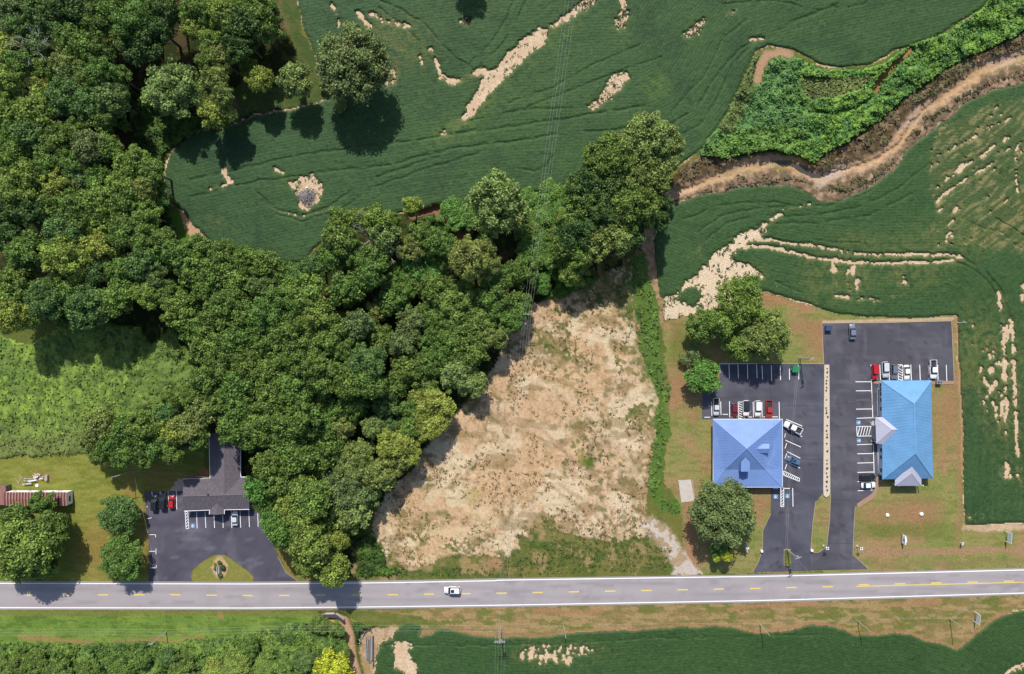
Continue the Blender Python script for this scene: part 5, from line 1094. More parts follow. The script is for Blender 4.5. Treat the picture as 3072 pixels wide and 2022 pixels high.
# east dormer
a, b_ = W(2308, 1332, 5.4), W(2308, 1359, 5.4); rr_, tip = W(2308, 1346, 6.1), W(2264, 1346, 6.1)
al, bl = W(2276, 1332, 5.4), W(2278, 1359, 5.4)
d = MB().quad(*tri_ccw([a, rr_, tip, al])).quad(*tri_ccw([b_, bl, tip, rr_])).build('dormer', M['blue_b'], ob)
MB().quad(a, rr_, b_).quad(a, b_, (b_.x, b_.y, 3.4), (a.x, a.y, 3.4)).quad(a, (a.x, a.y, 3.4), (al.x, al.y, 4.6), al).quad(b_, bl, (bl.x, bl.y, 4.6), (b_.x, b_.y, 3.4)).build('dormer_wall', M['blue_b'], d)
MB().tube(W(2322,1270,3.3), W(2322,1270,4.3), .06, n=8).build('vent_pipe', M['darkmetal'], ob)

# --- right-hand clinic
oc = empty('clinic_building', (0, 0, 0)); tag(oc, 'long clinic with a sky-blue seamed metal roof and two grey porch roofs', 'building')
e = 3.0; NW, NE, SE, SW = W(2644,1142,e), W(2794,1142,e), W(2799,1435,e), W(2648,1438,e); RN, RS = W(2743,1211,7.3), W(2746,1360,7.3)
rib = MB()
for k, p in (('n', [NW, RN, NE]), ('w', [NW, SW, RS, RN]), ('e', [NE, RN, RS, SE]), ('s', [SW, SE, RS])):
    P = tri_ccw(p); MB().quad(*P).build('roof_slope', M['blue_c'], oc); face_ribs(rib, P, .43, (1, 0) if k in 'ns' else (0, 1), .07, .08)
o = rib.build('roof_seams', M['blue_c'], oc); o['kind'] = 'stuff'
for p, q in ((NW, RN), (NE, RN), (RN, RS), (SW, RS), (SE, RS)): ridge_cap(oc, p+Vector((0,0,.03)), q+Vector((0,0,.03)), M['blue_c'], .12)
def porch(parent, faces_, ax, caps, label=None):
    r = MB(); first = None
    pr = None
    for P, a_ in zip(faces_, ax):
        P = tri_ccw(P); o = MB().quad(*P).build('porch_roof', M['grey_roof'], parent); face_ribs(r, P, .43, a_)
    s = r.build('porch_seams', M['grey_roof'], parent); s['kind'] = 'stuff'
    for p, q in caps: ridge_cap(parent, Vector(p)+Vector((0,0,.02)), Vector(q)+Vector((0,0,.02)), M['grey_roof'], .07)
ep = 3.12; zr = 5.05
c1, c2, pk, re, v1, v2 = W(2626.5,1251.5,ep), W(2628.6,1330.5,ep), W(2675.5,1289,zr), W(2697,1288.5,zr), W(2648,1251.5,ep), W(2650,1333,ep)
porch(oc, [[c1, pk, c2], [c1, v1, re, pk], [c2, pk, re, v2]], [(0, 1), (1, 0), (1, 0)], [(c1, pk), (c2, pk), (pk, re)])
s1, s2, sp, sr, t1, t2 = W(2684.7,1457.5,ep), W(2764.3,1457.5,ep), W(2734.7,1420,zr), W(2735.7,1395,zr), W(2684.7,1440,ep), W(2764.3,1438,ep)
porch(oc, [[s1, s2, sp], [s1, sp, sr, t1], [s2, t2, sr, sp]], [(1, 0), (0, 1), (0, 1)], [(s1, sp), (s2, sp), (sp, sr)])
x0, x1, y0, y1 = SW.x-.1, NE.x, SE.y+.1, NW.y
for q in ((x0, x1, y0-.14, y0), (x0, x0+.12, y0, y1), (x1-.0, x1+.1, y0, y1), (x0, x1, y1+.01, y1+.12)): MB().box(q[0], q[1], q[2], q[3], e-.24, e-.05).build('gutter', M['blue_c'], oc)
wall_ring(oc, x0+.45, x1-.6, y0+.6, y1-.6, e-.25, M['siding'])
MB().box(x0+.15, x1-.1, y0+.1, y1-.1, e-.22, e-.18).build('soffit', M['trimw'], oc)
for yy in (1155, 1168, 1182, 1200, 1226, 1350, 1372, 1410): window(oc, x0+.45, (1011-yy)*.1*(CH-1.5)/CH, 1.0, 1.3, 1.3, 'y', -1)
for k in range(5): window(oc, x0+2+k*2.6, y0+.6, 1.0, 1.2, 1.3, 'x', -1)
for p in ((2629,1256),(2630,1326)): q = W(*p, 1.5); MB().box(q.x-.12, q.x+.12, q.y-.12, q.y+.12, 0, ep-.1).build('porch_column', M['trimw'], oc)
for p in ((2688,1454),(2761,1454)): q = W(*p, 1.5); MB().box(q.x-.12, q.x+.12, q.y-.12, q.y+.12, 0, ep-.1).build('porch_column', M['trimw'], oc)
slab('entrance_step', [(2614,1268),(2620,1262),(2640,1262),(2640,1322),(2622,1322),(2615,1312)], 0, .16, M['concrete'], parent=oc)
MB().tube(W(2669,1334,3.9), W(2669,1334,4.5), .08, n=8).build('vent_pipe', M['trimw'], oc)

# --- left dark-roofed building
oa = empty('house', (0, 0, 0)); tag(oa, 'T-shaped building with charcoal shingle roof in front of the wood', 'building')
e = 2.7; zr = 4.5
def slope(p, nm='roof_slope', m='shingle'): return MB().quad(*tri_ccw(p)).build(nm, M[m], oa)
nW, nE, sW, sE = W(550,1437,e), W(743,1431,e), W(552,1533,e), W(748,1528,e); rW, rE = W(548,1489,zr), W(746,1484,zr)
w1, w2 = W(627,1300,e), W(720,1300,e); w1b, w2b = W(630,1436,e), W(722,1431,e); wr0, wr1 = W(672,1300,4.4), W(673,1482,4.4)
slope([sW, sE, rE, rW]); slope([nW, rW, rE, nE])
slope([w1, w1b, wr1, wr0]); slope([w2, wr0, wr1, w2b])
g1, g2, gr, gt = W(628,1543,e+.03), W(673,1542,e+.03), W(650.5,1544,3.7), W(650.5,1510,3.7); g1b, g2b = W(629,1530,e+.03), W(673,1529,e+.03)
slope([g1, gr, gt, g1b], 'porch_roof'); slope([g2, g2b, gt, gr], 'porch_roof'); MB().quad(g1, g2, gr).build('gable', M['siding'], oa)
ridge_cap(oa, rW, rE, M['shingle'], .1); ridge_cap(oa, wr0, wr1, M['shingle'], .1)
# shingle courses: joined thin butt edges following each slope
cs = MB()
def courses(p, axis_, n):
    P = tri_ccw(p); nn = (P[1]-P[0]).cross(P[2]-P[0]).normalized()
    vals = [q[axis_] for q in P]; lo, hi = min(vals), max(vals)
    for i in range(1, n):
        t = lo+(hi-lo)*i/n; X = []
        for j in range(len(P)):
            u, v = P[j], P[(j+1) % len(P)]; a, b_ = u[axis_]-t, v[axis_]-t
            if a*b_ < 0: X.append(u+(v-u)*(a/(a-b_)))
        if len(X) == 2:
            s = Vector((0, 0, 0)); s[axis_] = .06; cs.quad(X[0]+nn*.004, X[1]+nn*.004, X[1]+nn*.03+s, X[0]+nn*.03+s)
courses([sW, sE, rE, rW], 1, 26); courses([nW, rW, rE, nE], 1, 26); courses([w1, w1b, wr1, wr0], 0, 22); courses([w2, wr0, wr1, w2b], 0, 22)
o = cs.build('shingle_courses', M['shingle'], oa); o['kind'] = 'stuff'
def fascia(p, q, nm='fascia'):
    d = (q-p).normalized(); n = Vector((-d.y, d.x, 0))*.09; b = MB(); u = Vector((0, 0, .03)); l = Vector((0, 0, -.2))
    b.quad(p-n+u, q-n+u, q+n+u, p+n+u); b.quad(p-n+l, q-n+l, q-n+u, p-n+u); b.quad(p+n+l, p+n+u, q+n+u, q+n+l); b.build(nm, M['trimw'], oa)
for p, q in ((nW, w1b), (w1, w1b), (w2, w2b), (w2b, nE), (sW, g1b), (g1b, g1), (g2, g2b), (g2b, sE)): fascia(p, q)
x0, x1, y0, y1 = sW.x+.5, sE.x-.5, sW.y+.5, nE.y-.5; wall_ring(oa, x0, x1, y0, y1, e, M['brick']); wall_ring(oa, w1.x+.5, w2.x-.5, y1+.01, w1.y-.5, e, M['brick'])
for i in range(4): window(oa, x0+2+i*5, y0, .9, 1.3, 1.2, 'x', -1)
MB().quad(Vector((x0,y0,e)), Vector((x0,y1,e)), rW+Vector((.5,0,0))).build('gable', M['siding'], oa); MB().quad(Vector((x1,y0,e)), rE-Vector((.5,0,0)), Vector((x1,y1,e))).build('gable', M['siding'], oa)
MB().tube(W(622,1481,4.3), W(622,1481,4.95), .17, n=10).tube(W(622,1481,4.95), W(622,1481,5.02), .3, n=10).build('roof_vent', M['darkmetal'], oa)

# --- mobile home and shed
om = empty('mobile_home', (0, 0, 0)); tag(om, 'old white mobile home with rusty streaked roof at the left edge', 'mobile home')
z = 3.3; a = W(12, 1477, z); b_ = W(200, 1476, z); c = W(201, 1516, z-.1); d = W(14, 1517, z-.1); mid0, mid1 = W(13, 1497, z+.12), W(200, 1497, z+.12)
x0, x1, y0, y1 = a.x, b_.x, d.y, a.y
for nm, q in (('wall', (x0+.1, x1-.1, y1-.2, y1-.05)), ('wall', (x0+.1, x1-.1, y0+.05, y0+.2)), ('wall', (x0+.1, x0+.25, y0+.2, y1-.2)), ('wall', (x1-.25, x1-.1, y0+.2, y1-.2))): MB().box(q[0], q[1], q[2], q[3], .35, z-.12).build(nm, M['tin'], om)
n = 21; xs_ = [x0+(x1-x0)*i/n for i in range(n+1)]
for i in range(n):
    xa, xb = xs_[i]+.01, xs_[i+1]-.01; s = xb-.26
    for (ya, za, yb, zb) in ((y1+.05, z, (y0+y1)/2, z+.14), ((y0+y1)/2, z+.14, y0-.05, z-.08)):
        MB().quad((xa,yb,zb),(s,yb,zb),(s,ya,za),(xa,ya,za)).build('roof_panel', M['rust'], om); MB().quad((s+.01,yb,zb+.02),(xb,yb,zb+.02),(xb,ya,za+.02),(s+.01,ya,za+.02)).build('roof_strip', M['streak'], om)
window(om, x1-.1, (y0+y1)/2-.2, 1.3, 1.8, 1.0, 'y', 1)
for k in range(4): window(om, x0+2+k*4.4, y1-.05, 1.3, 1.2, .9, 'x', 1)
osd = empty('shed', (0, 0, 0)); tag(osd, 'shed with faded red metal roof cut by the left edge', 'shed')
z = 2.8; p = W(-60, 1456, z); q = W(19, 1515, z-.3); 
n = 8
for i in range(n):
    xa = p.x+(q.x-p.x)*i/n; xb = p.x+(q.x-p.x)*(i+1)/n-.03; MB().quad((xa,q.y,z-.3),(xb,q.y,z-.3),(xb,p.y,z),(xa,p.y,z)).build('roof_panel', M['rust2'], osd)
wall_ring(osd, p.x+.3, q.x-.3, q.y+.3, p.y-.3, z-.35, M['darkwood'])

# ---------------------------------------------------------------- vehicles
CARC = {'black': (0.012, 0.013, 0.016), 'red': (0.42, 0.012, 0.018), 'white': (0.72, 0.73, 0.74), 'silver': (0.50, 0.53, 0.56), 'maroon': (0.16, 0.012, 0.02), 'bluegrey': (0.12, 0.14, 0.19), 'slate': (0.15, 0.17, 0.24), 'blue': (0.06, 0.14, 0.25), 'brick': (0.34, 0.03, 0.025)}
CM = {k: mat(k+'_car_paint', v, 0.28, 0.5, coat=0.6) for k, v in CARC.items()}
M['bedliner'] = mat('black_bed_liner', (0.035, 0.035, 0.04), 0.8); M['trim'] = mat('black_trim', (0.02, 0.02, 0.022), 0.5)
def ring(x, hw, z0, z1, r=.18):
    return [(x, -hw+r*.3, z0), (x, -hw, z0+.15), (x, -hw, z1-r), (x, -hw+r, z1), (x, hw-r, z1), (x, hw, z1-r), (x, hw, z0+.15), (x, hw-r*.3, z0)]
def make_car(kind):
    """car along +x (front), length in metres; parts returned in a dict of meshes"""
    P = {}
    if kind == 'sedan': Ln, hw, hh, ch = 4.7, .92, .88, 1.42; cab = (-1.75, -1.05, .35, 1.05)
    elif kind == 'suv': Ln, hw, hh, ch = 4.75, .96, 1.02, 1.72; cab = (-2.25, -1.95, .45, 1.15)
    elif kind == 'hatch': Ln, hw, hh, ch = 4.3, .88, .95, 1.55; cab = (-2.0, -1.55, .35, 1.1)
    else: Ln, hw, hh, ch = 5.7, .99, 1.10, 1.85; cab = (-.75, -.6, .85, 1.45)
    h = Ln/2
    body = MB().loft([ring(-h, hw*.80, .45, hh-.12), ring(-h+.15, hw*.95, .30, hh-.02), ring(-h+.7, hw, .26, hh), ring(0, hw, .26, hh), ring(h-1.2, hw, .26, hh-.02), ring(h-.5, hw*.96, .28, hh-.08), ring(h-.15, hw*.86, .32, hh-.18), ring(h, hw*.66, .42, hh-.3)])
    if kind != 'pickup': P['body'] = (body, 'paint', True)
    else:
        b = MB().loft([ring(-.62, hw, .30, hh), ring(0, hw, .28, hh), ring(h-1.2, hw, .28, hh), ring(h-.45, hw*.96, .3, hh-.06), ring(h-.12, hw*.88, .35, hh-.15), ring(h, hw*.7, .45, hh-.28)]); P['body'] = (b, 'paint', True)
        bd = MB(); bd.box(-h, -.64, -hw, -hw+.12, .35, hh+.02).box(-h, -.64, hw-.12, hw, .35, hh+.02).box(-h, -h+.1, -hw+.12, hw-.12, .35, hh); P['bed'] = (bd, 'paint', False)
        P['bed_liner'] = (MB().box(-h+.1, -.66, -hw+.12, hw-.12, .35, .62), 'bedliner', False)
    a, b_, c, d = cab; rw = hw*.76; gw = hw*.93
    base = hh-.03
    # greenhouse glass
    P['side_window'] = None
    B = [(a, -gw, base), (d, -gw, base), (d, gw, base), (a, gw, base)]; Tp = [(b_, -rw, ch-.04), (c, -rw, ch-.04), (c, rw, ch-.04), (b_, rw, ch-.04)]
    P['windshield'] = (MB().quad(B[1], B[2], Tp[2], Tp[1]), 'glass', False); P['rear_window'] = (MB().quad(B[3], B[0], Tp[0], Tp[3]), 'glass', False)
    P['window_left'] = (MB().quad(B[2], B[3], Tp[3], Tp[2]), 'glass', False); P['window_right'] = (MB().quad(B[0], B[1], Tp[1], Tp[0]), 'glass', False)
    P['roof'] = (MB().loft([[(b_-.06, -rw+.08, ch-.03), (b_-.06, rw-.08, ch-.03), (b_-.06, rw-.1, ch-.02), (b_-.06, -rw+.1, ch-.02)], [(b_+.1, -rw-.03, ch-.06), (b_+.1, rw+.03, ch-.06), (b_+.1, rw-.08, ch+.02), (b_+.1, -rw+.08, ch+.02)], [(c-.1, -rw-.03, ch-.06), (c-.1, rw+.03, ch-.06), (c-.1, rw-.08, ch+.02), (c-.1, -rw+.08, ch+.02)], [(c+.05, -rw+.04, ch-.04), (c+.05, rw-.04, ch-.04), (c+.05, rw-.1, ch-.02), (c+.05, -rw+.1, ch-.02)]]), 'paint', False)
    wr = .36 if kind in ('suv', 'pickup') else .33
    wx = (h-.95, -h+.95 if kind != 'pickup' else -h+1.2)
    return P, dict(h=h, hw=hw, hh=hh, ch=ch, wr=wr, wx=wx, cab=cab)
cache = {}
def car(kind, paint, px, py, ang, label, name=None, roofm=None, cat=None, sunroof=False, scale=1.0, rails=False):
    """ang: direction of the nose in degrees, 0 = right in the photo, 90 = up"""
    if kind not in cache:
        P, g = make_car(kind); ms = {}
        for k, v in P.items():
            if v is None: continue
            mb, role, smooth = v; me = mb.mesh(k, M['trim'], smooth); ms[k] = (me, role)
        tw = MB().tube((0, -.11, 0), (0, .11, 0), g['wr'], n=16).mesh('tyre', M['tyre']); rm_ = MB().tube((0, -.125, 0), (0, .125, 0), g['wr']*.6, n=12).mesh('rim', M['rim'])
        hl = MB().box(-.09, .09, -.16, .16, -.07, .07).mesh('headlight', M['lampglass']); tl = MB().box(-.05, .05, -.14, .14, -.12, .12).mesh('taillight', M['tail']); mi = MB().box(-.07, .07, -.11, .11, -.07, .07).mesh('mirror', M['trim'])
        cache[kind] = (ms, g, tw, rm_, hl, tl, mi)
    ms, g, tw, rm_, hl, tl, mi = cache[kind]
    P = W(px, py, g['ch']*.55); root = empty(name or 'parked_car', (P.x, P.y, .04), R(ang)); root.scale = (scale,)*3
    def add(nm, me, loc=(0, 0, 0), par=root, paintm=None):
        o = bpy.data.objects.new(nm, me); COL.objects.link(o); o.parent = par; o.location = loc
        if paintm: o.material_slots[0].link = 'OBJECT'; o.material_slots[0].material = paintm
        return o
    for k, (me, role) in ms.items():
        m = {'paint': CM[paint], 'glass': M['glass'], 'bedliner': M['bedliner']}[role]
        if k == 'roof' and roofm: m = roofm
        nm = 'side_window' if k.startswith('window') and k != 'windshield' else k
        add(nm, me, paintm=m)
    for x in g['wx']:
        for s in (-1, 1):
            wv = add('wheel', tw, (x, s*(g['hw']-.10), g['wr'])); add('rim', rm_, (0, 0, 0), wv)
    for s in (-1, 1):
        add('headlight', hl, (g['h']-.12, s*g['hw']*.62, g['hh']-.34)); add('taillight', tl, (-g['h']+.03, s*g['hw']*.74, g['hh']-.28)); add('mirror', mi, (g['cab'][3]-.25, s*(g['hw']+.08), g['hh']+.05), paintm=CM[paint])
    if sunroof: MB().box(-.6, .35, -.45, .45, g['ch']+.021, g['ch']+.03).build('sunroof', M['glass'], root)
    if rails:
        for s in (-1, 1): MB().tube((-1.7, s*.62, g['ch']+.05), (.3, s*.62, g['ch']+.05), .025, n=6).build('roof_rail', M['darkmetal'], root)
    tag(root, label, cat or {'sedan': 'car', 'suv': 'SUV', 'hatch': 'car', 'pickup': 'pickup truck'}[kind]); return root
car('suv', 'black', 463, 1509, 90, 'black SUV, leftmost in the row beside the dark-roofed building')
car('suv', 'black', 489, 1504, 90, 'black SUV between the other black SUV and the red car', scale=1.04)
car('hatch', 'red', 514.5, 1507, 90, 'bright red car right of the two black SUVs', scale=.94)
car('sedan', 'silver', 704.5, 1555, 91, 'silver-white car parked alone under the dark-roofed building front', scale=.95)
car('pickup', 'silver', 2149.5, 1221, -90, 'white and silver pickup with a short covered bed, leftmost below the tree shadow', scale=.9)
car('hatch', 'maroon', 2203.5, 1231, -86, 'dark maroon car left of the hatched bay', scale=.98)
car('suv', 'white', 2239, 1225, -90, 'white SUV with a dark roof right of the hatched bay', roofm=M['glass'])
car('suv', 'white', 2274, 1226, -90, 'all-white SUV between the dark-roofed one and the red pickup')
car('pickup', 'brick', 2308, 1228, -90, 'red pickup truck with an open black bed beside the violet-blue roof', scale=.93)
car('pickup', 'white', 2380, 1283, 154, 'white pickup parked at an angle right of the violet-blue roof')
car('suv', 'blue', 2381, 1382, 158, 'steel blue SUV parked at an angle below the white pickup', scale=.87, sunroof=True)
car('sedan', 'slate', 2558, 995, 92, 'slate blue car alone at the top of the right-hand car park')
car('suv', 'red', 2626, 1116, -88, 'bright red SUV, first in the row above the sky-blue roof', scale=.96)
car('suv', 'silver', 2657, 1109, -88, 'silver-white SUV beside the bright red SUV')
car('suv', 'bluegrey', 2684, 1115, -90, 'dark blue-grey SUV left of the hatched bay above the sky-blue roof', scale=.92)
car('sedan', 'white', 2721, 1117, -88, 'white saloon car right of the hatched bay above the sky-blue roof', scale=.94)
car('pickup', 'white', 2801, 1108, -89, 'white pickup truck above the right corner of the sky-blue roof')
car('suv', 'black', 2604, 1432, 1, 'black SUV by the lower left corner of the sky-blue roof', scale=.97)
car('sedan', 'white', 2606, 1456, 2, 'white saloon below the black SUV at the curved walk', scale=.93)
car('suv', 'white', 1357, 1771, 180, 'white SUV with black sunroof driving along the road', name='car', sunroof=True, rails=True, scale=1.06)

# ---------------------------------------------------------------- poles and wires
def pole(px, py, h, label, arm=0.0, arm_rot=0, transformer=False, r=.14, wood='wood'):
    P = W(px, py); root = empty('utility_pole', (P.x, P.y, 0), arm_rot)
    MB().tube((0, 0, 0), (0, 0, h), r, r*.7, 8).build('post', M[wood], root)
    if arm:
        for zz in ((h-.35,) if arm < 2.5 else (h-.35, h-1.1)):
            MB().box(-arm/2, arm/2, .11, .23, zz, zz+.14).build('crossarm', M['metal'], root)
            for s in (-1, -.5, .5, 1): MB().tube((s*arm*.45, .17, zz+.14), (s*arm*.45, .17, zz+.34), .06, .04, 6).build('insulator', M['trimw'], root)
    if transformer: MB().tube((.42, 0, h-2.2), (.42, 0, h-1.3), .26, n=12).build('transformer', M['metal'], root)
    tag(root, label, 'utility pole'); return root
pole(499, 1894, 9.0, 'utility pole in the weeds of the lower left verge', 1.2)
pole(1501, 1883, 10.5, 'utility pole with double crossarm below the road in the middle', 3.0, 0, True, .17)
pole(1691, 1879, 8.0, 'plain pole at the south crop edge, right of the crossarm pole')
pole(2279, 1872, 8.0, 'plain pole at the south crop edge below the middle entrance')
pole(2573, 1863, 8.2, 'plain pole at the south crop edge below the right-hand entrance')
pole(2849, 1856, 8.2, 'plain pole at the bottom right where the crop edge dips')
pole(1581, 947, 10.0, 'utility pole with crossarm at the top of the dry field', 2.6, 0, False, .17)
pole(398, 1412, 9.0, 'utility pole with slanting crossarm at the edge of the wood on the left lawn', 2.4, R(15))
pole(2396, 1075, 9.5, 'leaning pair of poles behind the green dumpster', 1.6, R(30), True, .17)
q = pole(2400, 1073, 8.5, 'bare second pole standing beside the pole with transformer', 0, 0)
pole(2359, 1647, 9.0, 'utility pole rising from the planter in the middle entrance', 1.8, R(20), True, .16)
pole(2872, 968, 3.4, 'short white lamp pole at the right corner of the right-hand car park', 1.1, R(-25), False, .08, 'trimw')
def wire(p, q, sag, label, r=.013):
    a = W(*p); b_ = W(*q); b = MB(); n = 14; prev = None
    for i in range(n+1):
        t = i/n; v = a.lerp(b_, t); v.z -= sag*4*t*(1-t)
        if prev: b.tube(prev, v, r, n=4, caps=False)
        prev = v
    o = b.build('power_wire', M['wire']); tag(o, label, 'power line', 'power wires'); return o
names = ['leftmost', 'second', 'third', 'rightmost']
def topxy(px, py, h): return (px, py)
for i, dx in enumerate((-13, -5, 5, 13)):
    wire((1501+dx, 1883, 10.2), (1490+dx*1.2, 2400, 10.2), 1.5, f'{names[i]} of the wires leaving the bottom edge from the crossarm pole')
    wire((1501+dx, 1883, 10.2), (1581+dx*.9, 947, 9.8), 2.5, f'{names[i]} of the wires between crossarm pole and the dry-field pole')
    wire((1581+dx*.9, 947, 9.8), (1748+dx*1.3, -250, 11), 3.0, f'{names[i]} of the wires crossing the upper crop field')
for i, dy in enumerate((-8, 0, 9)):
    nm = ['upper', 'middle', 'lower'][i]
    wire((-300, 1905+dy, 9), (499, 1897+dy, 8.8), 1, f'{nm} of the wires along the bottom left verge')
    wire((499, 1897+dy, 8.8), (1501, 1886+dy, 9.5), 1.5, f'{nm} of the wires from the verge pole to the crossarm pole')
wire((1501, 1883, 9), (1691, 1879, 7.8), .5, 'wire from the crossarm pole to the first plain pole'); wire((1691, 1879, 7.8), (2279, 1872, 7.8), 1, 'wire between the first and second plain poles')
wire((2279, 1872, 7.8), (2573, 1863, 8), .8, 'wire between the second and third plain poles'); wire((2573, 1863, 8), (2849, 1856, 8), .8, 'wire between the third and fourth plain poles')
wire((2849, 1856, 8), (3200, 1650, 8.5), .8, 'upper wire slanting up to the right over the road'); wire((2852, 1859, 7.6), (3204, 1655, 8.1), .8, 'lower wire slanting up to the right over the road')
wire((2394, 1075, 9.2), (2357, 1647, 8.8), 1.2, 'left of the two wires over the middle car park'); wire((2399, 1075, 9.2), (2362, 1647, 8.8), 1.2, 'right of the two wires over the middle car park')
wire((2359, 1647, 8.6), (2573, 1863, 8), .8, 'wire crossing the road from the entrance planter'); wire((398, 1412, 8.6), (640, 1434, 4), .6, 'thin service wire to the dark-roofed building'); wire((398, 1412, 8.8), (499, 1894, 8.8), 1, 'wire crossing the road on the left')

# ---------------------------------------------------------------- signs, lamps, boxes
def billboard(px, py, w_, h, ang, label, zb=1.2):
    P = W(px, py); root = empty('sign_frame', (P.x, P.y, 0), R(ang))
    for s in (-1, 1): MB().tube((s*w_/2, 0, 0), (s*w_/2, 0, zb+h), .08, n=8).build('post', M['trimw'], root)
    MB().box(-w_/2+.09, w_/2-.09, -.05, .05, zb, zb+h).build('panel', M['siding'], root)
    tag(root, label, 'sign'); return root
billboard(3015, 1608, 2.9, 1.6, 84, 'grey framed sign on the verge at the right edge'); billboard(2922, 1849, 2.8, 1.5, 84, 'grey framed sign south of the road near the bottom right')
P = W(2705, 1615); sg = empty('monument_sign', (P.x, P.y, 0), R(88)); tag(sg, 'white clinic sign with a blue mark on the front lawn', 'sign')
MB().box(-1.4, 1.4, -.25, .25, 0, .7).build('base', M['brick'], sg); MB().box(-1.25, 1.25, -.16, .16, .7, 2.1).build('panel', M['trimw'], sg)
MB().box(-.45, .3, -.18, .18, 1.1, 1.7).build('blue_mark', M['bluepaint'], sg); MB().box(-.6, .6, -.22, .22, 2.1, 2.35).build('cap', M['trimw'], sg)
P = W(2234, 1637); sg = empty('roadside_sign', (P.x, P.y, 0), R(88)); tag(sg, 'pale sign on a post in the shade right of the big round tree', 'sign')
for s in (-1, 1): MB().tube((s*1.0, 0, 0), (s*1.0, 0, 2.4), .07, n=8).build('post', M['metal'], sg)
MB().box(-1.3, 1.3, -.14, .14, 1.0, 2.3).build('panel', M['siding'], sg); MB().box(-.25, .25, -.5, .5, 2.3, 2.42).build('cap', M['trimw'], sg)
P = W(660, 1706); sg = empty('entrance_sign', (P.x, P.y, 0), R(90)); tag(sg, 'upright white-edged sign among shrubs on the left grass island', 'sign')
MB().box(-1.0, 1.0, -.22, .22, .3, 1.5).build('panel', M['darkmetal'], sg); MB().box(-1.1, 1.1, .22, .30, .2, 1.6).build('frame', M['trimw'], sg); MB().box(-1.1, 1.1, -.30, -.22, .2, 1.6).build('frame', M['trimw'], sg)
for (x, y, lb) in ((2470, 1637, 'dark lamp post with white globes at the tip of the grass divider'), (2571, 1638, 'dark lamp post with white globes right of the clinic entrance')):
    P = W(x, y); lp = empty('lamp_post', (P.x, P.y, 0)); tag(lp, lb, 'lamp post')
    MB().tube((0, 0, 0), (0, 0, .4), .35, .3, 10).build('base', M['concrete'], lp); MB().tube((0, 0, .4), (0, 0, 2.6), .07, .06, 8).build('post', M['darkmetal'], lp)
    MB().box(-.5, .5, -.03, .03, 2.5, 2.56).box(-.03, .03, -.5, .5, 2.5, 2.56).build('arm', M['darkmetal'], lp)
    for a_ in range(4):
        c = (math.cos(a_*math.pi/2+.78)*.36, math.sin(a_*math.pi/2+.78)*.36, 2.75)
        MB().tube((c[0], c[1], 2.56), (c[0], c[1], 2.7), .12, .2, 10).tube((c[0], c[1], 2.7), (c[0], c[1], 2.9), .2, .08, 10).build('globe', M['trimw'], lp)
P = W(2880, 1627); mbx = empty('mailbox', (P.x, P.y, 0), R(80)); tag(mbx, 'pale mailbox on a post on the clinic front lawn', 'mailbox')
MB().tube((0, 0, 0), (0, 0, 1.1), .07, n=8).build('post', M['trimw'], mbx); b = MB(); b.loft([[(-.45, .25*math.cos(t*math.pi/4), 1.3+.22*math.sin(t*math.pi/4)) for t in range(8)], [(.45, .25*math.cos(t*math.pi/4), 1.3+.22*math.sin(t*math.pi/4)) for t in range(8)]]); b.build('box', M['siding'], mbx)
for (x, y, lb) in ((2284, 1652, 'white and red utility marker at the left kerb of the middle entrance'), (2434, 1650, 'white and tan utility marker on the corner of the grass divider')):
    P = W(x, y); u = empty('utility_marker', (P.x, P.y, 0)); tag(u, lb, 'utility box')
    MB().box(-.35, .25, -.3, .3, 0, .8).build('cabinet', M['trimw'], u); MB().box(.27, .55, -.2, .2, 0, .7).build('valve', M['red'] if x < 2300 else M['walk'], u)
for (x, y, lb) in ((2661.5, 1545, 'left white boulder in its brown patch of lawn'), (2763, 1541.5, 'right white boulder in its brown patch of lawn')):
    P = W(x, y); r = random.Random(x); bm = bmesh.new(); bmesh.ops.create_icosphere(bm, subdivisions=2, radius=.62)
    for v in bm.verts: v.co *= r.uniform(.82, 1.1); v.co.z *= .7
    me = bpy.data.meshes.new('boulder'); bm.to_mesh(me); bm.free(); me.materials.append(M['rock_white']); o = bpy.data.objects.new('boulder', me); COL.objects.link(o); o.location = (P.x, P.y, .2); tag(o, lb, 'boulder')
# dumpsters, clinic air unit
P = W(2383, 1106); dp = empty('dumpster', (P.x, P.y, .03)); tag(dp, 'green dumpster at the top kerb of the middle car park', 'dumpster')
b = MB(); b.loft([[(-1.0,-.7,.15),(1.0,-.7,.15),(1.0,.7,.15),(-1.0,.7,.15)], [(-1.1,-.95,1.2),(1.1,-.95,1.2),(1.1,.8,1.5),(-1.1,.8,1.5)]]); b.build('bin', M['green_bin'], dp)
for s in (-1, 1): MB().quad((s*.02 if s > 0 else -1.12,-1.0,1.24),(1.12 if s > 0 else -.02,-1.0,1.24),(1.12 if s > 0 else -.02,.82,1.55),(s*.02 if s > 0 else -1.12,.82,1.55)).build('lid', M['green_bin'], dp)
MB().box(-1.3, -1.1, -.3, .3, .7, .9).box(1.1, 1.3, -.3, .3, .7, .9).build('fork_pocket', M['green_bin'], dp)
P = W(2481, 984); dp = empty('dumpster', (P.x, P.y, .03)); tag(dp, 'navy dumpster in the top left corner of the right-hand car park', 'dumpster')
b = MB(); b.loft([[(-.8,-.6,.1),(.8,-.6,.1),(.8,.6,.1),(-.8,.6,.1)], [(-.9,-.75,1.2),(.9,-.75,1.2),(.9,.7,1.45),(-.9,.7,1.45)]]); b.build('bin', M['navy_bin'], dp); MB().quad((-.95,-.8,1.23),(.95,-.8,1.23),(.95,.74,1.49),(-.95,.74,1.49)).build('lid', M['navy_bin'], dp)
P = W(2812, 1146); ac = empty('air_unit', (P.x, P.y, .14)); tag(ac, 'grey air conditioning cabinet on the walk behind the clinic', 'air conditioner')
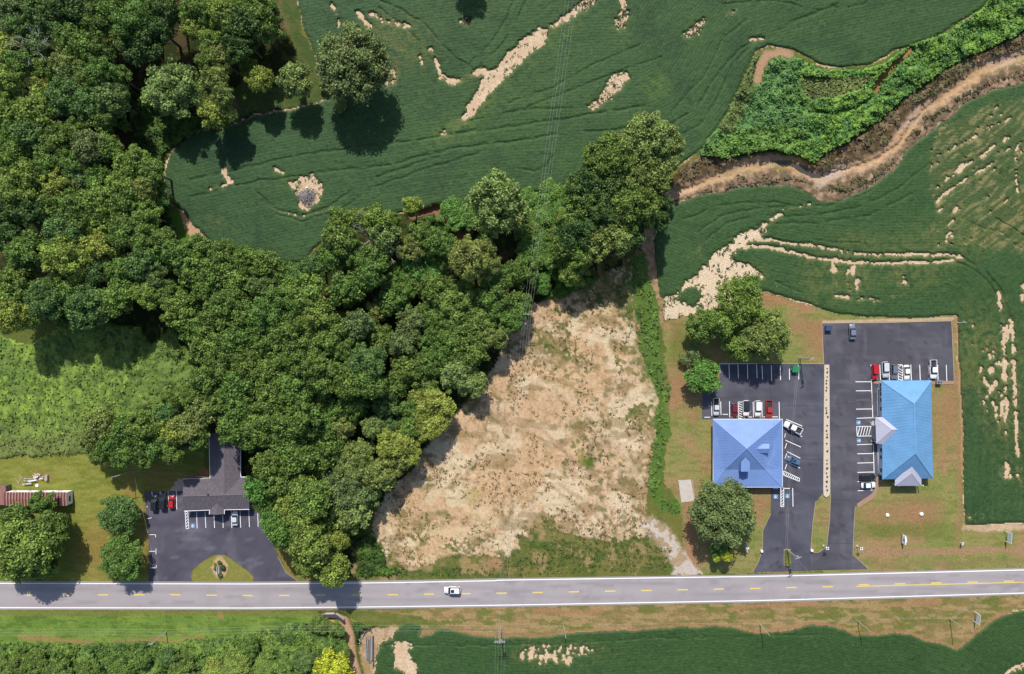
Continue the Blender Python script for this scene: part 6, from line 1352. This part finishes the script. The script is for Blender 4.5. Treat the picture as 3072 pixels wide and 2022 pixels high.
MB().box(-.8, .8, -.5, .5, 0, 1.1).build('cabinet', M['metal'], ac); MB().tube((-.35, 0, 1.1), (-.35, 0, 1.16), .3, n=12).build('fan', M['darkmetal'], ac); MB().tube((.35, 0, 1.1), (.35, 0, 1.16), .3, n=12).build('fan', M['darkmetal'], ac)
for (x, y, lb) in ((2604, 1265, 'small sign post beside the upper wheelchair bay'), (2607, 1321, 'small sign post beside the lower wheelchair bay')):
    P = W(x, y); s_ = empty('bay_sign', (P.x, P.y, 0), R(90)); tag(s_, lb, 'sign'); MB().tube((0,0,0), (0,0,1.6), .04, n=6).build('post', M['metal'], s_); MB().box(-.2, .2, -.02, .02, 1.2, 1.65).build('plate', M['trimw'], s_)

# ---------------------------------------------------------------- culvert, girders, debris, brush pile
cv = empty('culvert', (0, 0, 0)); tag(cv, 'dark stone culvert headwall with wing walls below the road', 'culvert')
def wallseg(p, q, z0, z1, t=.35):
    a = W(*p); c = W(*q); d = (c-a).normalized(); n = Vector((-d.y, d.x, 0))*t/2; return MB().prism([(a-n).xy, (c-n).xy, (c+n).xy, (a+n).xy], z0, z1).build('headwall', M['concrete'], cv)
wallseg((975,1842), (1003,1841), -1.6, .1); wallseg((972,1842.5), (966,1851), -1.6, .05); wallseg((1006,1841.5), (1030,1862), -1.6, .05)
MB().quad(W(970,1844,-1.0), W(1006,1844,-1.0), W(1012,1853,-.9), W(966,1852,-.9)).build('opening_shade', M['darkmetal'], cv)  # dark quad, paints the shade inside the culvert mouth
b = MB(); b.quad(W(962,1852,.12), W(1012,1854,.12), W(1008,1843,.12), W(970,1843,.12)).quad(W(1008,1843,.12), W(1012,1854,.12), W(1030,1868,.12), W(1033,1861,.12)).build('recess_shade', M['darkmetal'], cv)  # flat dark sheet standing in for the recess shadow, no real grate
for i, (x0, y0, x1, y1, w_, m, lb) in enumerate([(1099,1910,1101,1975,2.4,'metal','leftmost long grey girder stacked beside the south crop'), (1107,1918,1108,1984,3,'darkwood','dark timber beam second from the left in the girder stack'), (1111,1906,1112,1985,2.6,'metal','slim grey beam in the middle of the girder stack'), (1116,1908,1116,1978,4.4,'metal','widest pale girder on the right of the stack'), (1120,1905,1121,2000,2.4,'darkwood','long dark rightmost beam of the girder stack'), (1097,1890,1087,1910,2,'wood','short pale plank leaning off the top of the girder stack')]):
    a = W(x0, y0); c = W(x1, y1); d = (c-a); Ld = d.length; d.normalize(); n = Vector((-d.y, d.x, 0))*w_*.05
    o = MB(); o.prism([(a-n).xy, (c-n).xy, (c+n).xy, (a+n).xy], .05, .22).prism([(a-n*.3).xy, (c-n*.3).xy, (c+n*.3).xy, (a+n*.3).xy], .22, .62).prism([(a-n).xy, (c-n).xy, (c+n).xy, (a+n).xy], .62, .72)
    tag(o.build('girder', M[m]), lb, 'girder', 'girders beside the south crop')
P = W(1081, 1918); rb = empty('rubble_pile', (P.x, P.y, 0)); tag(rb, 'pile of pale concrete rubble left of the girders', 'rubble pile')
for i in range(16):
    a_, r_ = random.uniform(0, 6.28), random.uniform(0, 1); x, y = math.cos(a_)*r_*.6, math.sin(a_)*r_*1.3; s = random.uniform(.18, .35)
    Mx = Matrix.Translation((x, y, s*.6)) @ Matrix.Rotation(random.uniform(0, 3), 4, Vector((random.random(), random.random(), 1)).normalized())
    MB().box(-s, s, -s*.7, s*.7, -s*.5, s*.5, Mx).build('chunk', M['concrete'], rb)
P = W(922, 590); bp = empty('brush_pile', (P.x, P.y, 0)); tag(bp, 'grey heap of dead branches on the bare patch in the upper crop', 'brush pile')
b = MB()
for i in range(420):
    a_, r_ = random.uniform(0, 6.28), random.uniform(0, 1)**.6; c = Vector((math.cos(a_)*r_*2.4, math.sin(a_)*r_*1.9, random.uniform(.05, 1.2)*(1-r_*.75))); d = Vector((random.uniform(-1, 1), random.uniform(-1, 1), random.uniform(-.25, .25))).normalized()*random.uniform(.4, 1.4)
    b.tube(c-d, c+d, random.uniform(.03, .08), .02, 5)
o = b.build('sticks', M['stick'], bp); o['kind'] = 'stuff'
for i in range(5):
    a_ = random.uniform(0, 3); c = Vector((random.uniform(-1.6, .6), random.uniform(-.6, 1.2), .7)); d = Vector((math.cos(a_), math.sin(a_), .1))*random.uniform(1, 1.7); MB().tube(c-d, c+d, .13, .08, 7).build('log', M['wood'], bp)
P = W(921, 563); o = MB().box(-.28, .28, -.2, .2, 0, .3).build('stone', M['rock_white']); o.location = (P.x, P.y, 0); tag(o, 'white stone on the bare patch above the brush pile', 'stone')
# lumber by the mobile home
def boards(px, py, items, name, label, cat):
    P = W(px, py); root = empty(name, (P.x, P.y, 0)); tag(root, label, cat)
    for (x, y, L_, w_, a_, z_, m) in items:
        Mx = Matrix.Translation((x, y, z_)) @ Matrix.Rotation(R(a_), 4, 'Z'); MB().box(-L_/2, L_/2, -w_/2, w_/2, 0, .08, Mx).build('board', M[m], root)
rnd = random.Random(5)
boards(92, 1444, [(rnd.uniform(-1.2, 1.2), rnd.uniform(-1, 1), rnd.uniform(1.5, 2.6), .28, rnd.uniform(-8, 12), .05+.09*k, rnd.choice(['wood', 'tin', 'concrete'])) for k in range(9)], 'lumber_pile', 'stack of grey boards above the rusty mobile home', 'lumber pile')
boards(117, 1428, [(rnd.uniform(-1.2, 1.2), rnd.uniform(-.8, .8), rnd.uniform(.8, 1.9), .22, rnd.uniform(-60, 60), .05+.07*k, rnd.choice(['tin', 'concrete', 'wood'])) for k in range(12)], 'scrap_pile', 'scattered white scrap boards right of the lumber stack', 'scrap pile')
boards(61, 1440, [(0, 0, 2.2, .18, 55, .05, 'wood'), (-.7, -.4, 1.4, .15, -50, .1, 'wood'), (.4, 1.0, 1.2, .15, -50, .06, 'wood')], 'loose_boards', 'three loose boards lying in a V left of the lumber stack', 'boards')
P = W(143, 1432); ct = empty('pallet_stack', (P.x, P.y, 0)); tag(ct, 'small upright stack of grey pallets at the right of the scrap', 'pallets')
for k in range(5): MB().box(-.4, .4, -.8, .8, .05+k*.17, .17+k*.17).build('pallet', M['wood'], ct)
P = W(112, 1456); tr_ = MB().tube((0, 0, 0), (0, 0, .25), .45, n=16).tube((0, 0, .25), (0, 0, .26), .22, n=12).build('tyre', [M['trimw']]); tr_.location = (P.x, P.y, 0); tag(tr_, 'pale old tyre lying between lumber and mobile home', 'tyre')

# ---------------------------------------------------------------- creek water
b = MB()
pts = CREEK
def ribbon(pts, w_, z):
    b = MB()
    for i in range(len(pts)-1):
        a = W(*pts[i], z); c = W(*pts[i+1], z)
        d0 = (W(*pts[min(i+1, len(pts)-1)], z)-W(*pts[max(i-1, 0)], z)).normalized(); d1 = (W(*pts[min(i+2, len(pts)-1)], z)-a).normalized()
        n0 = Vector((-d0.y, d0.x, 0))*w_[i]; n1 = Vector((-d1.y, d1.x, 0))*w_[i+1]; b.quad(a-n0, c-n1, c+n1, a+n0)
    return b
wp = D((1790,374),(1830,380),(1860,394),(1885,406),(1915,411),(1945,403),(1975,390))
o = ribbon(wp, [.2, .8, 1.3, 1.5, 1.4, 1.0, .2], -.82).build('water', M['water']); tag(o, 'still muddy pool in the bend of the creek', kind='structure')
print('trees', len(trees), 'objects', len(bpy.data.objects), 'tris', sum(len(m.loops) for m in bpy.data.meshes)//2)
